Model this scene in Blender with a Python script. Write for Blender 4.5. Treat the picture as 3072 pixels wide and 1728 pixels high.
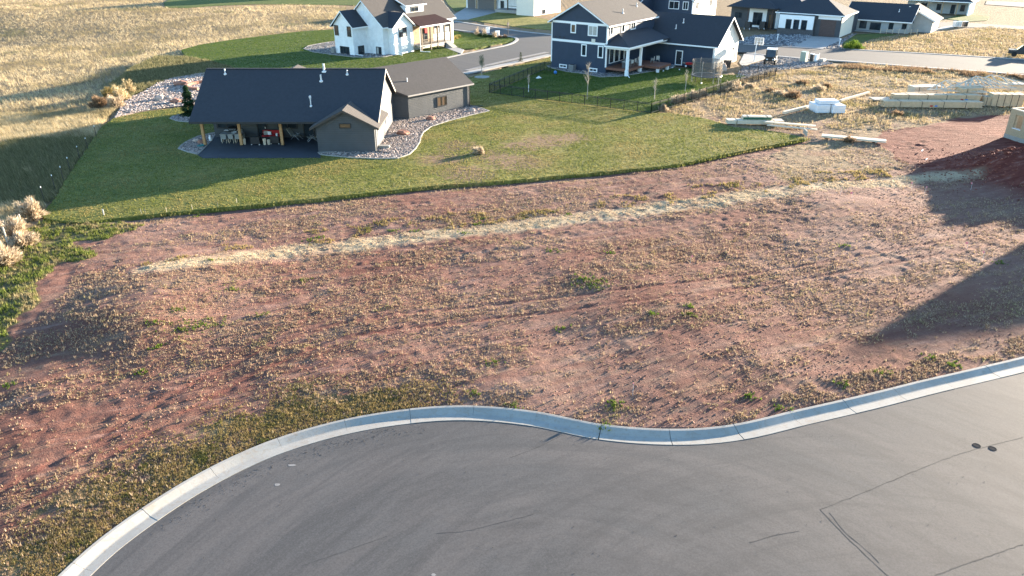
import bpy, bmesh, math, random
import numpy as np
R = math.radians
random.seed(7); rng = np.random.default_rng(11)
sc = bpy.context.scene
for o in list(bpy.data.objects): bpy.data.objects.remove(o)
COL = sc.collection

# ------------------------------------------------------------------ camera
CAMH = 20.3
cam = bpy.data.cameras.new('camera'); cam_o = bpy.data.objects.new('camera', cam); COL.objects.link(cam_o)
cam_o.location = (0, 0, CAMH); cam_o.rotation_euler = (R(90 - 25.9), 0, 0)
cam.sensor_width = 36; cam.lens = 36 * 2250 / 3072; cam.clip_end = 6000; cam.clip_start = 0.5
sc.camera = cam_o
# ------------------------------------------------------------------ light
SUN_AZ = 38.5      # degrees from +X, counter-clockwise
SUN_EL = 7.8
w = bpy.data.worlds.new('World'); sc.world = w; w.use_nodes = True
nt = w.node_tree; nt.nodes.clear()
sky = nt.nodes.new('ShaderNodeTexSky'); sky.sky_type = 'NISHITA'; sky.sun_disc = False
sky.sun_elevation = R(SUN_EL); sky.sun_rotation = R(90 - SUN_AZ)
sky.air_density = 1.0; sky.dust_density = 0.25; sky.ozone_density = 2.6
bg = nt.nodes.new('ShaderNodeBackground'); bg.inputs['Strength'].default_value = 0.10
wo = nt.nodes.new('ShaderNodeOutputWorld')
nt.links.new(sky.outputs[0], bg.inputs[0]); nt.links.new(bg.outputs[0], wo.inputs[0])
sun = bpy.data.lights.new('sun', 'SUN'); sun.energy = 5.0; sun.angle = R(0.8); sun.color = (1.0, 0.84, 0.64)
sun_o = bpy.data.objects.new('sun', sun); COL.objects.link(sun_o); sun_o.location = (60, 50, 60)
sun_o.rotation_euler = (R(90 - SUN_EL), 0, R(SUN_AZ + 90))
sc.view_settings.view_transform = 'Standard'; sc.view_settings.look = 'None'
sc.view_settings.exposure = 2.88; sc.view_settings.gamma = 1.0
sc.view_settings.use_curve_mapping = False

# ------------------------------------------------------------------ materials
class N:
    def __init__(s, name):
        s.m = bpy.data.materials.new(name); s.m.use_nodes = True; s.t = s.m.node_tree
        s.t.nodes.clear(); s.out = s.t.nodes.new('ShaderNodeOutputMaterial')
    def n(s, ty, **kw):
        x = s.t.nodes.new(ty)
        for k, v in kw.items():
            if k.startswith('i_'):
                x.inputs[int(k[2:]) if k[2:].isdigit() else k[2:]].default_value = v
            else: setattr(x, k, v)
        return x
    def l(s, a, b): s.t.links.new(a, b)
    def coord(s, scale=(1, 1, 1), rot=0.0):
        g = s.n('ShaderNodeNewGeometry'); mp = s.n('ShaderNodeMapping'); mp.inputs['Scale'].default_value = scale
        mp.inputs['Rotation'].default_value = (0, 0, rot); s.l(g.outputs['Position'], mp.inputs['Vector']); return mp.outputs[0]
    def streak(s, ang, sx, sy):      # position turned by ang, then stretched
        a = s.coord((1, 1, 1), ang); m = s.n('ShaderNodeVectorMath'); m.operation = 'MULTIPLY'; s.l(a, m.inputs[0]); m.inputs[1].default_value = (sx, sy, 1); return m.outputs[0]
    def noise(s, scale, detail=4, rough=.6, co=None, dist=0.0):
        x = s.n('ShaderNodeTexNoise'); x.inputs['Scale'].default_value = scale; x.inputs['Detail'].default_value = detail
        x.inputs['Roughness'].default_value = rough; x.inputs['Distortion'].default_value = dist
        s.l(co if co is not None else s.coord(), x.inputs['Vector']); return x.outputs['Fac']
    def ramp(s, fac, stops):
        x = s.n('ShaderNodeValToRGB'); e = x.color_ramp.elements
        while len(e) < len(stops): e.new(.5)
        for i, (p, c) in enumerate(stops):
            e[i].position = p; e[i].color = tuple(c) + (1,) if len(c) == 3 else c
        s.l(fac, x.inputs[0]); return x.outputs[0]
    def mix(s, fac, a, b, mode='MIX'):
        x = s.n('ShaderNodeMix'); x.data_type = 'RGBA'; x.blend_type = mode
        for sock, v in ((x.inputs[0], fac), (x.inputs[6], a), (x.inputs[7], b)):
            if isinstance(v, (int, float)): sock.default_value = v
            elif isinstance(v, tuple): sock.default_value = v + (1,) if len(v) == 3 else v
            else: s.l(v, sock)
        return x.outputs[2]
    def math(s, op, a, b=0.0):
        x = s.n('ShaderNodeMath'); x.operation = op
        for i, v in enumerate((a, b)):
            if isinstance(v, (int, float)): x.inputs[i].default_value = v
            else: s.l(v, x.inputs[i])
        return x.outputs[0]
    def bsdf(s, col, rough=.7, spec=.3, metal=0.0, bump=None, bstr=.3, bdist=.02):
        p = s.n('ShaderNodeBsdfPrincipled')
        if isinstance(col, tuple): p.inputs['Base Color'].default_value = col + (1,)
        else: s.l(col, p.inputs['Base Color'])
        if isinstance(rough, (int, float)): p.inputs['Roughness'].default_value = rough
        else: s.l(rough, p.inputs['Roughness'])
        p.inputs['Specular IOR Level'].default_value = spec; p.inputs['Metallic'].default_value = metal
        if bump is not None:
            b = s.n('ShaderNodeBump'); b.inputs['Strength'].default_value = bstr; b.inputs['Distance'].default_value = bdist
            s.l(bump, b.inputs['Height']); s.l(b.outputs[0], p.inputs['Normal'])
        s.l(p.outputs[0], s.out.inputs[0]); return s.m

def plain(name, c, rough=.6, var=.18, scale=6, spec=.3, metal=0.0):
    k = N(name); f = k.noise(scale, 5, .65)
    lo = tuple(v * (1 - var) for v in c); hi = tuple(min(1, v * (1 + var)) for v in c)
    return k.bsdf(k.ramp(f, [(.25, lo), (.75, hi)]), rough, spec, metal)

def siding(name, c, rough=.55):
    # lap siding: fine horizontal relief every 0.18 m plus mild weathering
    k = N(name); g = k.n('ShaderNodeNewGeometry'); sp = k.n('ShaderNodeSeparateXYZ'); k.l(g.outputs['Position'], sp.inputs[0])
    saw = k.math('FRACT', k.math('MULTIPLY', sp.outputs[2], 1 / .18))
    f = k.noise(1.2, 4, .6); col = k.ramp(f, [(.3, tuple(v * .9 for v in c)), (.7, tuple(v * 1.1 for v in c))])
    line = k.math('LESS_THAN', saw, .1)
    col = k.mix(line, col, tuple(v * .62 for v in c))
    return k.bsdf(col, rough, .3, 0, saw, .5, .012)

def shingle(name, c):
    k = N(name); co = k.coord()
    f1 = k.noise(3.2, 3, .6, co); f2 = k.noise(26, 3, .7, co); f3 = k.noise(.35, 3, .6, co)
    g = k.n('ShaderNodeNewGeometry'); sp = k.n('ShaderNodeSeparateXYZ'); k.l(g.outputs['Position'], sp.inputs[0])
    line = k.math('LESS_THAN', k.math('FRACT', k.math('MULTIPLY', sp.outputs[2], 1 / .085)), .16)
    a = k.ramp(f2, [(.3, tuple(v * .62 for v in c)), (.7, tuple(v * 1.35 for v in c))])
    b = k.mix(.4, a, k.ramp(f1, [(.3, tuple(v * .75 for v in c)), (.7, tuple(v * 1.25 for v in c))]))
    b = k.mix(k.math('MULTIPLY', f3, .35), b, tuple(v * 1.3 for v in c))
    b = k.mix(k.math('MULTIPLY', line, .45), b, tuple(v * .45 for v in c))
    return k.bsdf(b, .9, .22, 0, f2, .5, .02)

def glass(name='window_glass', c=(.012, .017, .022)):
    k = N(name); f = k.noise(.9, 3, .5)
    return k.bsdf(k.ramp(f, [(.35, c), (.7, tuple(v * 3 for v in c))]), .06, .6)

def blades(name, stops, trans=.35, patch=None):
    # dry / green grass: each blade its own tone, patchy over the ground, light passes through
    k = N(name); g = k.n('ShaderNodeNewGeometry'); r = g.outputs['Random Per Island']
    col = k.ramp(r, stops)
    if patch:
        f = k.noise(patch[0], 4, .65); col = k.mix(k.ramp(f, [(patch[1], (0, 0, 0)), (patch[2], (1, 1, 1))]), col, k.ramp(r, patch[3]))
    d = k.n('ShaderNodeBsdfDiffuse'); t = k.n('ShaderNodeBsdfTranslucent'); k.l(col, d.inputs[0]); k.l(col, t.inputs[0])
    x = k.n('ShaderNodeMixShader'); x.inputs[0].default_value = trans; k.l(d.outputs[0], x.inputs[1]); k.l(t.outputs[0], x.inputs[2])
    k.l(x.outputs[0], k.out.inputs[0]); return k.m

M = {}
M['white'] = plain('white_paint', (.86, .87, .87), .5, .05)
M['white_siding'] = siding('white_siding', (.85, .86, .86))
M['cream'] = plain('cream_stucco', (.74, .69, .6), .8, .06, 3)
M['brown_siding'] = siding('charcoal_siding', (.066, .074, .084))
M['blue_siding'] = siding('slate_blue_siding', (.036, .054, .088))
M['sunlit_gable_siding'] = siding('pale_sunlit_siding', (.66, .66, .64))  # low sun on the garage gable put into a paler siding colour
M['grey_siding'] = siding('grey_siding', (.36, .38, .38))
M['dark_siding'] = siding('near_black_siding', (.07, .075, .085))
M['dark_stone'] = plain('dark_stone', (.09, .09, .095), .85, .5, 9)
M['roof'] = shingle('charcoal_shingles', (.072, .066, .063))
M['roof_dark'] = shingle('black_shingles', (.042, .046, .055))
M['maroon_roof'] = plain('maroon_metal_roof', (.035, .018, .018), .75, .25, 2, .08)
M['black'] = plain('black_metal', (.018, .018, .02), .45, .3, 8, .4)
M['black_trim'] = plain('black_trim', (.03, .032, .036), .5, .2, 5)
M['dark_trim'] = plain('dark_brown_trim', (.06, .052, .047), .6, .2, 5)
M['bronze'] = plain('bronze_post', (.10, .075, .05), .55, .3, 8)
M['glass'] = glass()
M['curtain'] = plain('pale_curtain', (.42, .41, .38), .8, .2, 7)
M['amber_pane'] = plain('amber_pane', (.13, .08, .045), .35, .3, 6)  # amber reflection painted into the charcoal house window panes
M['cedar'] = plain('cedar_post', (.42, .24, .11), .65, .35, 5)
M['lumber'] = plain('sawn_lumber', (.52, .39, .25), .7, .2, 3)
M['lumber_pale'] = plain('pale_lumber', (.60, .51, .39), .7, .15, 3)
M['lumber_grey'] = plain('weathered_lumber', (.42, .37, .30), .75, .25, 4)
M['osb'] = plain('oriented_strand_board', (.40, .31, .20), .8, .35, 14)
M['wrap'] = plain('white_plastic_wrap', (.72, .73, .75), .35, .06, 3, .5)
M['green_wrap'] = plain('green_wrap', (.03, .10, .06), .5, .2, 3)
M['deck'] = plain('deck_boards', (.20, .09, .06), .6, .3, 6)
M['concrete'] = None
M['stone_tan'] = plain('tan_field_stone', (.34, .25, .16), .85, .55, 5)
M['red_rock'] = plain('red_sandstone', (.30, .15, .105), .85, .35, 4)
M['pink_rock'] = plain('pale_boulder', (.48, .37, .30), .85, .25, 5)
M['red_cushion'] = plain('red_cushion', (.42, .025, .03), .8, .2, 8)
M['red_paint'] = plain('red_paint', (.45, .03, .03), .4, .15, 5)
M['wicker'] = plain('dark_wicker', (.035, .032, .032), .7, .4, 20)
M['teal'] = plain('teal_plastic', (.03, .22, .22), .4, .2, 6)
M['blue_ball'] = plain('blue_rubber', (.05, .20, .50), .35, .1, 5)
M['grey_metal'] = plain('grey_metal', (.30, .31, .32), .45, .15, 6, .5, .3)
M['galv'] = plain('galvanised_pipe', (.66, .67, .68), .4, .1, 6, .5, .2)
M['utility_green'] = plain('utility_box_paint', (.30, .36, .30), .5, .1, 4)
M['brown_door'] = plain('brown_garage_door', (.09, .06, .055), .5, .15, 3)
M['grey_door'] = plain('grey_garage_door', (.13, .125, .125), .5, .1, 3)
M['tyre'] = plain('tyre_rubber', (.02, .02, .02), .8, .3, 8)
M['bark'] = plain('pale_bark', (.42, .36, .29), .85, .3, 6)
M['pink_flag'] = plain('pink_flag', (.75, .22, .25), .6, .05, 5)
M['seat'] = plain('seat_fabric', (.26, .27, .26), .8, .2, 10)
M['pale_wood'] = plain('pale_stake', (.62, .52, .38), .7, .2, 6)
M['net'] = None

def concrete(name, c, fine=30):
    k = N(name); co = k.coord(); f1 = k.noise(.6, 5, .65, co); f2 = k.noise(fine, 3, .7, co); f3 = k.noise(2.6, 4, .7, co, 1.5)
    col = k.ramp(f1, [(.3, tuple(v * .86 for v in c)), (.7, tuple(v * 1.1 for v in c))])
    col = k.mix(k.math('MULTIPLY', f2, .35), col, tuple(v * .7 for v in c))
    col = k.mix(k.ramp(f3, [(.5, (0, 0, 0)), (.72, (.6, .6, .6))]), col, (c[0] * .78, c[1] * .62, c[2] * .5))
    col = k.mix(k.ramp(k.noise(9, 4, .7, co), [(.55, (0, 0, 0)), (.75, (.45, .45, .45))]), col, tuple(v * .6 for v in c))
    return k.bsdf(col, .85, .25, 0, f2, .3, .01)
M['concrete'] = concrete('kerb_concrete', (.34, .325, .295))
M['pale_concrete'] = concrete('pale_concrete', (.34, .33, .315))
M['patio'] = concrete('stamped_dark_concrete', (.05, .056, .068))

def asphalt(name, c, cx=0, cy=0, streak=.5):
    k = N(name); co = k.coord()
    fine = k.noise(55, 3, .75, co); mid = k.noise(7, 4, .7, co); big = k.noise(.22, 4, .6, co)
    base = k.ramp(fine, [(.25, tuple(v * .62 for v in c)), (.75, tuple(v * 1.4 for v in c))])
    base = k.mix(.35, base, k.ramp(mid, [(.3, tuple(v * .85 for v in c)), (.7, tuple(v * 1.15 for v in c))]))
    base = k.mix(k.ramp(big, [(.4, (0, 0, 0)), (.65, (.5, .5, .5))]), base, (c[0] * 1.22, c[1] * 1.1, c[2] * 1.04))
    # worn wheel arcs of turning cars round the bulb, and reddish dust dragged along them
    sp = k.n('ShaderNodeSeparateXYZ'); g = k.n('ShaderNodeNewGeometry'); k.l(g.outputs['Position'], sp.inputs[0])
    dx = k.math('SUBTRACT', sp.outputs[0], cx); dy = k.math('SUBTRACT', sp.outputs[1], cy)
    rr = k.math('SQRT', k.math('ADD', k.math('MULTIPLY', dx, dx), k.math('MULTIPLY', dy, dy)))
    an = k.math('ARCTAN2', dy, dx)
    cb = k.n('ShaderNodeCombineXYZ'); k.l(rr, cb.inputs[0]); k.l(k.math('MULTIPLY', an, 2.2), cb.inputs[1])
    st = k.noise(1.9, 6, .75, cb.outputs[0], .6); st2 = k.noise(.42, 5, .66, cb.outputs[0], .8)
    base = k.mix(k.ramp(st, [(.45, (0, 0, 0)), (.72, (streak,) * 3)]), base, tuple(v * .56 for v in c))
    base = k.mix(k.ramp(st2, [(.47, (0, 0, 0)), (.64, (streak * .9,) * 3)]), base, (c[0] * 1.5, c[1] * 1.38, c[2] * 1.3))
    dx2 = k.math('SUBTRACT', sp.outputs[0], 13.0); dy2 = k.math('SUBTRACT', sp.outputs[1], 9.0)
    r2 = k.math('SQRT', k.math('ADD', k.math('MULTIPLY', dx2, dx2), k.math('MULTIPLY', dy2, dy2))); cb2 = k.n('ShaderNodeCombineXYZ'); k.l(r2, cb2.inputs[0]); k.l(k.math('MULTIPLY', k.math('ARCTAN2', dy2, dx2), 1.4), cb2.inputs[1])
    st3 = k.noise(1.3, 5, .7, cb2.outputs[0], .5); base = k.mix(k.ramp(st3, [(.5, (0, 0, 0)), (.66, (streak * .75,) * 3)]), base, (c[0] * .62, c[1] * .62, c[2] * .63)); base = k.mix(k.ramp(st3, [(.3, (streak * .6,) * 3), (.42, (0, 0, 0))]), base, (c[0] * 1.4, c[1] * 1.34, c[2] * 1.28))
    gr_ = k.noise(13, 4, .8, co); base = k.mix(k.ramp(gr_, [(.36, (.5, .5, .5)), (.52, (0, 0, 0))]), base, tuple(v * .6 for v in c)); base = k.mix(k.ramp(gr_, [(.52, (0, 0, 0)), (.7, (.4, .4, .4))]), base, tuple(v * 1.6 for v in c))
    spk = k.noise(120, 2, .6, co); base = k.mix(k.ramp(spk, [(.62, (0, 0, 0)), (.72, (.55, .55, .55))]), base, tuple(v * 2.3 for v in c))
    return k.bsdf(base, .82, .3, 0, fine, .35, .008)
M['asphalt'] = asphalt('asphalt_bulb', (.076, .073, .072), 2.5, 12.5, .7)
M['asphalt_far'] = asphalt('asphalt_street', (.07, .067, .065), -300, -150, .4)
M['crack'] = plain('tar_crack', (.052, .05, .048), .9, .55, 2.5)
M['iron'] = plain('worn_iron', (.03, .031, .034), .95, .3, 8, .03)
M['scuff'] = plain('pale_scuff', (.22, .21, .20), .9, .3, 6)

# ------------------------------------------------------------------ mesh helpers
class MB:
    def __init__(s): s.v = []; s.f = []
    def add(s, vs, fs):
        b = len(s.v); s.v += [tuple(p) for p in vs]; s.f += [tuple(b + i for i in f) for f in fs]; return s
    def box(s, x0, x1, y0, y1, z0, z1):
        vs = [(x0, y0, z0), (x1, y0, z0), (x1, y1, z0), (x0, y1, z0), (x0, y0, z1), (x1, y0, z1), (x1, y1, z1), (x0, y1, z1)]
        return s.add(vs, [(3, 2, 1, 0), (4, 5, 6, 7), (0, 1, 5, 4), (1, 2, 6, 5), (2, 3, 7, 6), (3, 0, 4, 7)])
    def cbox(s, cx, cy, cz, lx, ly, lz, rz=0.0, tilt=0.0):
        c, q = math.cos(rz), math.sin(rz); ct, st = math.cos(tilt), math.sin(tilt); vs = []
        for dz in (-lz / 2, lz / 2):
            for dx, dy in ((-lx / 2, -ly / 2), (lx / 2, -ly / 2), (lx / 2, ly / 2), (-lx / 2, ly / 2)):
                X = dx * ct - dz * st; Z = dx * st + dz * ct
                vs.append((cx + X * c - dy * q, cy + X * q + dy * c, cz + Z))
        return s.add(vs, [(3, 2, 1, 0), (4, 5, 6, 7), (0, 1, 5, 4), (1, 2, 6, 5), (2, 3, 7, 6), (3, 0, 4, 7)])
    def bar(s, p, q, r, n=6, r2=None):
        p = np.array(p, float); q = np.array(q, float); d = q - p; L = np.linalg.norm(d); d /= L
        a = np.cross(d, (0, 0, 1.)); 
        if np.linalg.norm(a) < 1e-3: a = np.array((1., 0, 0))
        a /= np.linalg.norm(a); b = np.cross(d, a); r2 = r if r2 is None else r2
        vs = [p + r * (math.cos(t) * a + math.sin(t) * b) for t in [2 * math.pi * i / n for i in range(n)]]
        vs += [q + r2 * (math.cos(t) * a + math.sin(t) * b) for t in [2 * math.pi * i / n for i in range(n)]]
        fs = [(i, (i + 1) % n, n + (i + 1) % n, n + i) for i in range(n)] + [tuple(range(n))[::-1], tuple(range(n, 2 * n))]
        return s.add(vs, fs)
    def slab(s, pts, t):           # polygon in 3D thickened straight down by t
        n = len(pts); vs = [tuple(p) for p in pts] + [(p[0], p[1], p[2] - t) for p in pts]
        fs = [tuple(range(n)), tuple(range(2 * n - 1, n - 1, -1))] + [(i, n + i, n + (i + 1) % n, (i + 1) % n) for i in range(n)]
        return s.add(vs, fs)
    def prism(s, poly, z0, z1):
        n = len(poly); vs = [(p[0], p[1], z0) for p in poly] + [(p[0], p[1], z1) for p in poly]
        fs = [tuple(range(n))[::-1], tuple(range(n, 2 * n))] + [(i, (i + 1) % n, n + (i + 1) % n, n + i) for i in range(n)]
        return s.add(vs, fs)
    def lathe(s, cx, cy, prof, n=14):
        vs = []; fs = []
        for r, z in prof:
            for i in range(n):
                t = 2 * math.pi * i / n; vs.append((cx + r * math.cos(t), cy + r * math.sin(t), z))
        for j in range(len(prof) - 1):
            for i in range(n):
                fs.append((j * n + i, j * n + (i + 1) % n, (j + 1) * n + (i + 1) % n, (j + 1) * n + i))
        fs.append(tuple(range(n))[::-1]); fs.append(tuple(range((len(prof) - 1) * n, len(prof) * n)))
        return s.add(vs, fs)
    def build(s, name, mat, parent=None, smooth=False, fix=True):
        me = bpy.data.meshes.new(name); me.from_pydata(s.v, [], s.f); me.update()
        if fix:
            bm = bmesh.new(); bm.from_mesh(me); bmesh.ops.recalc_face_normals(bm, faces=bm.faces); bm.to_mesh(me); bm.free()
        if smooth:
            for p in me.polygons: p.use_smooth = True
        o = bpy.data.objects.new(name, me); COL.objects.link(o)
        if mat is not None: me.materials.append(M[mat] if isinstance(mat, str) else mat)
        if parent is not None: o.parent = parent
        return o

def tag(o, label=None, cat=None, group=None, kind=None):
    if label: o['label'] = label
    if cat: o['category'] = cat
    if group: o['group'] = group
    if kind: o['kind'] = kind
    return o
def thing(name, label, cat, loc=(0, 0, 0), rz=0.0, group=None):
    o = bpy.data.objects.new(name, None); COL.objects.link(o); o.location = loc; o.rotation_euler = (0, 0, R(rz)); o.empty_display_size = .3
    return tag(o, label, cat, group)
def copy_tree(o, parent=None):
    c = o.copy(); COL.objects.link(c); c.parent = parent
    for ch in list(o.children): copy_tree(ch, c)
    return c
def fast_mesh(name, V, F, mat, parent=None):
    # V (n,3) float, F (m,3) int
    me = bpy.data.meshes.new(name); n = len(V); m = len(F)
    me.vertices.add(n); me.vertices.foreach_set('co', np.ascontiguousarray(V, np.float32).ravel())
    me.loops.add(m * 3); me.loops.foreach_set('vertex_index', np.ascontiguousarray(F, np.int32).ravel())
    me.polygons.add(m); me.polygons.foreach_set('loop_start', np.arange(0, m * 3, 3, dtype=np.int32))
    me.polygons.foreach_set('loop_total', np.full(m, 3, np.int32)); me.update(calc_edges=True)
    o = bpy.data.objects.new(name, me); COL.objects.link(o)
    if mat is not None: me.materials.append(M[mat] if isinstance(mat, str) else mat)
    if parent is not None: o.parent = parent
    return o

# value noise in numpy
_tab = np.random.default_rng(3).random((256, 256))
def vnoise(x, y):
    xi = np.floor(x).astype(int); yi = np.floor(y).astype(int); fx = x - xi; fy = y - yi
    fx = fx * fx * (3 - 2 * fx); fy = fy * fy * (3 - 2 * fy)
    a = _tab[xi & 255, yi & 255]; b = _tab[(xi + 1) & 255, yi & 255]; c = _tab[xi & 255, (yi + 1) & 255]; d = _tab[(xi + 1) & 255, (yi + 1) & 255]
    return (a * (1 - fx) + b * fx) * (1 - fy) + (c * (1 - fx) + d * fx) * fy
def fbm(x, y, s, o=4, g=.55):
    v = 0; a = 1; t = 0
    for i in range(o):
        v = v + a * vnoise(x / s + 17.3 * i, y / s + 9.1 * i); t += a; a *= g; s *= .5
    return v / t
def inpoly(x, y, poly):
    r = np.zeros(np.shape(x), bool); n = len(poly)
    for i in range(n):
        x0, y0 = poly[i][:2]; x1, y1 = poly[(i + 1) % n][:2]
        if y0 == y1: continue
        c = ((y0 > y) != (y1 > y)) & (x < (x1 - x0) * (y - y0) / (y1 - y0) + x0); r ^= c
    return r
def segdist(x, y, line):
    d = np.full(np.shape(x), 1e9)
    for (x0, y0), (x1, y1) in zip(line[:-1], line[1:]):
        dx, dy = x1 - x0, y1 - y0; t = np.clip(((x - x0) * dx + (y - y0) * dy) / (dx * dx + dy * dy), 0, 1)
        d = np.minimum(d, np.hypot(x - x0 - t * dx, y - y0 - t * dy))
    return d
def spline(pts, step):
    P_ = [np.array(p, float) for p in pts]; out = []
    ext = [2 * P_[0] - P_[1]] + P_ + [2 * P_[-1] - P_[-2]]
    for i in range(1, len(ext) - 2):
        a, b, c, d = ext[i - 1:i + 3]
        for t in np.linspace(0, 1, 24, endpoint=False):
            out.append(.5 * ((2 * b) + (-a + c) * t + (2 * a - 5 * b + 4 * c - d) * t * t + (-a + 3 * b - 3 * c + d) * t ** 3))
    out.append(P_[-1]); out = np.array(out)
    L = np.concatenate([[0], np.cumsum(np.hypot(*np.diff(out, axis=0).T))]); n = max(2, int(L[-1] / step))
    q = np.linspace(0, L[-1], n + 1)
    return np.stack([np.interp(q, L, out[:, 0]), np.interp(q, L, out[:, 1])], 1)
def offset(line, d):      # to the right of travel for d>0
    t = np.gradient(line, axis=0); t /= np.linalg.norm(t, axis=1)[:, None]
    return line + d * np.stack([t[:, 1], -t[:, 0]], 1)
def sheet(name, poly, z, mat, skirt=.3, kind='structure', parent=None):
    bm = bmesh.new(); vs = [bm.verts.new((p[0], p[1], z)) for p in poly]; f = bm.faces.new(vs)
    bmesh.ops.recalc_face_normals(bm, faces=[f])
    if f.normal.z < 0: f.normal_flip()
    bmesh.ops.triangulate(bm, faces=[f])
    if skirt:
        lo = [bm.verts.new((p[0], p[1], z - skirt)) for p in poly]; n = len(poly)
        for i in range(n): bm.faces.new((vs[i], vs[(i + 1) % n], lo[(i + 1) % n], lo[i]))
    me = bpy.data.meshes.new(name); bm.to_mesh(me); bm.free()
    o = bpy.data.objects.new(name, me); COL.objects.link(o); me.materials.append(M[mat] if isinstance(mat, str) else mat)
    if kind: o['kind'] = kind
    if parent is not None: o.parent = parent
    return o
def ribbon(mb, line, wd, z):
    l = offset(line, -wd / 2); r = offset(line, wd / 2); n = len(line)
    mb.add([(p[0], p[1], z) for p in l] + [(p[0], p[1], z) for p in r], [(i, n + i, n + i + 1, i + 1) for i in range(n - 1)])

# ================================================================== the setting
# ---- plan outlines (metres, x to the right, y away)
KB = [(-15.72, 18.99), (-14.95, 21.15), (-13.19, 23.97), (-10.92, 26.27), (-8.19, 27.88), (-5.23, 28.84), (-2.19, 29.19), (0.97, 28.76), (4.13, 27.73),
      (7.19, 27.39), (9.96, 27.73), (13.36, 28.9), (16.72, 30.05), (20.27, 31.36), (23.71, 32.56), (26.9, 33.7), (33, 36.0), (42, 39.4), (60, 46.2)]
KB = [(-2.39 + 13.82 * math.cos(R(a)), 15.35 + 13.82 * math.sin(R(a))) for a in (212, 202, 192, 182, 172)] + KB
kerb_line = spline(KB, .25)
lip_line = offset(kerb_line, .97)
asphalt_poly = [tuple(p) for p in lip_line[::2]] + [(60, -25), (-14, -25)]

lawn_main = [(-36.42, 54.39), (-37.25, 57.86), (-39.87, 65.35), (-42.26, 72.72), (-45.39, 82.29), (-45.98, 86.70), (-44.05, 89.77), (-40.01, 92.67), (-33.13, 96.94), (-15.20, 96.94), (-9.02, 105.21), (-5.16, 114.32), (1.28, 123.41), (6.39, 130.36), (6.59, 126.30), (5.41, 120.34), (1.15, 109.84), (-2.92, 100.92),
             (2.74, 97.34), (9.28, 93.80), (16.49, 89.07), (18.81, 89.42), (20.51, 88.04), (22.70, 85.72), (24.50, 82.44), (28.60, 80.23), (30.97, 77.58), (22.91, 72.72), (15.27, 67.94), (8.90, 65.85), (3.38, 64.26), (-1.63, 62.83), (-6.75, 61.63), (-12.14, 59.78), (-17.26, 58.02), (-23.34, 56.04), (-26.86, 54.98), (-28.83, 54.24), (-30.63, 53.67), (-32.48, 52.82), (-34.50, 53.31)]
lawn_blue = [(-2.89, 101.35), (1.15, 110.35), (5.44, 120.94), (6.26, 120.64), (8.33, 117.11), (10.82, 115.42), (12.94, 112.70), (15.95, 113.24), (19.87, 116.26), (24.62, 120.04), (27.21, 120.04), (29.40, 118.27), (30.62, 114.87), (32.97, 114.32), (34.36, 115.42), (34.45, 113.24), (31.31, 108.09), (26.36, 101.14), (21.04, 94.56), (16.59, 89.42), (9.32, 94.18), (2.75, 97.75)]
lawn_white = [(-59.08, 139.25), (-58.10, 145.41), (-54.62, 151.62), (-49.50, 158.36), (-44.36, 164.60), (-38.09, 167.90), (-31.08, 168.46), (-11.93, 164.60), (-3.73, 156.87), (0.26, 154.92), (0.91, 152.09), (-0.38, 149.80), (-4.07, 144.56), (-6.99, 140.85), (-9.23, 140.04), (-12.86, 146.26), (-13.46, 144.56), (-9.69, 136.17), (-9.45, 134.30), (-11.04, 131.06), (-15.24, 123.41), (-19.17, 117.69), (-23.81, 112.70), (-36.59, 108.09), (-40.55, 115.98), (-43.72, 120.94), (-49.01, 126.96), (-52.77, 129.67), (-55.83, 132.48)]
lawn_far = [(-99.60, 228.77), (-110.93, 274.44), (-98.55, 325.04), (-58.38, 325.04), (-39.35, 226.77), (-43.93, 220.96), (-59.18, 222.86), (-72.50, 223.83), (-82.01, 219.09), (-87.21, 213.65), (-93.30, 214.54)]
lawn_corner = [(-13.06, 194.25), (-10.93, 198.78), (-4.81, 205.14), (-3.07, 203.51), (1.98, 196.49), (8.19, 187.13), (9.37, 179.21), (8.76, 166.78), (1.74, 171.90), (-4.99, 179.21), (-10.32, 187.13)]
lawn_top = [(-21.27, 248.42), (-13.18, 274.44), (-10.41, 224.80), (-11.96, 210.16), (-14.61, 205.14), (-17.77, 222.86)]
lawn_modern = [(62.60, 148.45), (69.49, 159.88), (74.23, 161.42), (78.31, 159.88), (69.94, 153.02), (63.04, 144.13), (61.15, 142.47)]
lawn_right = [(102.90, 187.82), (109.25, 194.99), (114.58, 195.74), (116.02, 192.79), (110.60, 184.42), (104.50, 181.78)]
lawns = dict(main=lawn_main, blue=lawn_blue, white=lawn_white, far=lawn_far, corner=lawn_corner, top=lawn_top, modern=lawn_modern, right=lawn_right)

cross_street = [(-21.20, 197.25), (-13.33, 181.78), (-4.81, 172.49), (1.68, 165.69), (8.10, 160.39), (44.19, 147.13), (52.76, 142.88), (62.58, 138.08), (71.53, 134.30), (84.64, 127.97), (101.53, 119.44), (90.35, 105.21), (76.93, 115.42), (72.90, 117.11), (65.05, 121.24), (55.93, 126.63), (48.44, 130.36), (41.10, 136.17), (10.24, 146.26), (6.82, 133.57), (-7.13, 116.55), (-13.27, 106.15), (-18.62, 96.94), (-24.76, 105.68), (-19.17, 117.69), (-14.61, 125.00), (-8.97, 133.93), (-6.25, 137.69), (-1.00, 145.83), (0.90, 151.16), (0.59, 154.92), (-3.77, 158.36), (-12.29, 166.78), (-22.37, 179.21)]
back_street = [(98.04, 181.13), (103.45, 179.85), (112.34, 173.08), (124.19, 166.23), (119.35, 159.37), (108.82, 167.34), (102.10, 170.74), (92.58, 171.90), (91.04, 185.76), (96.73, 187.82)]
far_street = [(132.03, 222.86), (138.35, 215.43), (153.97, 208.46), (161.46, 219.09), (146.54, 228.77), (138.79, 233.92)]
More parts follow.
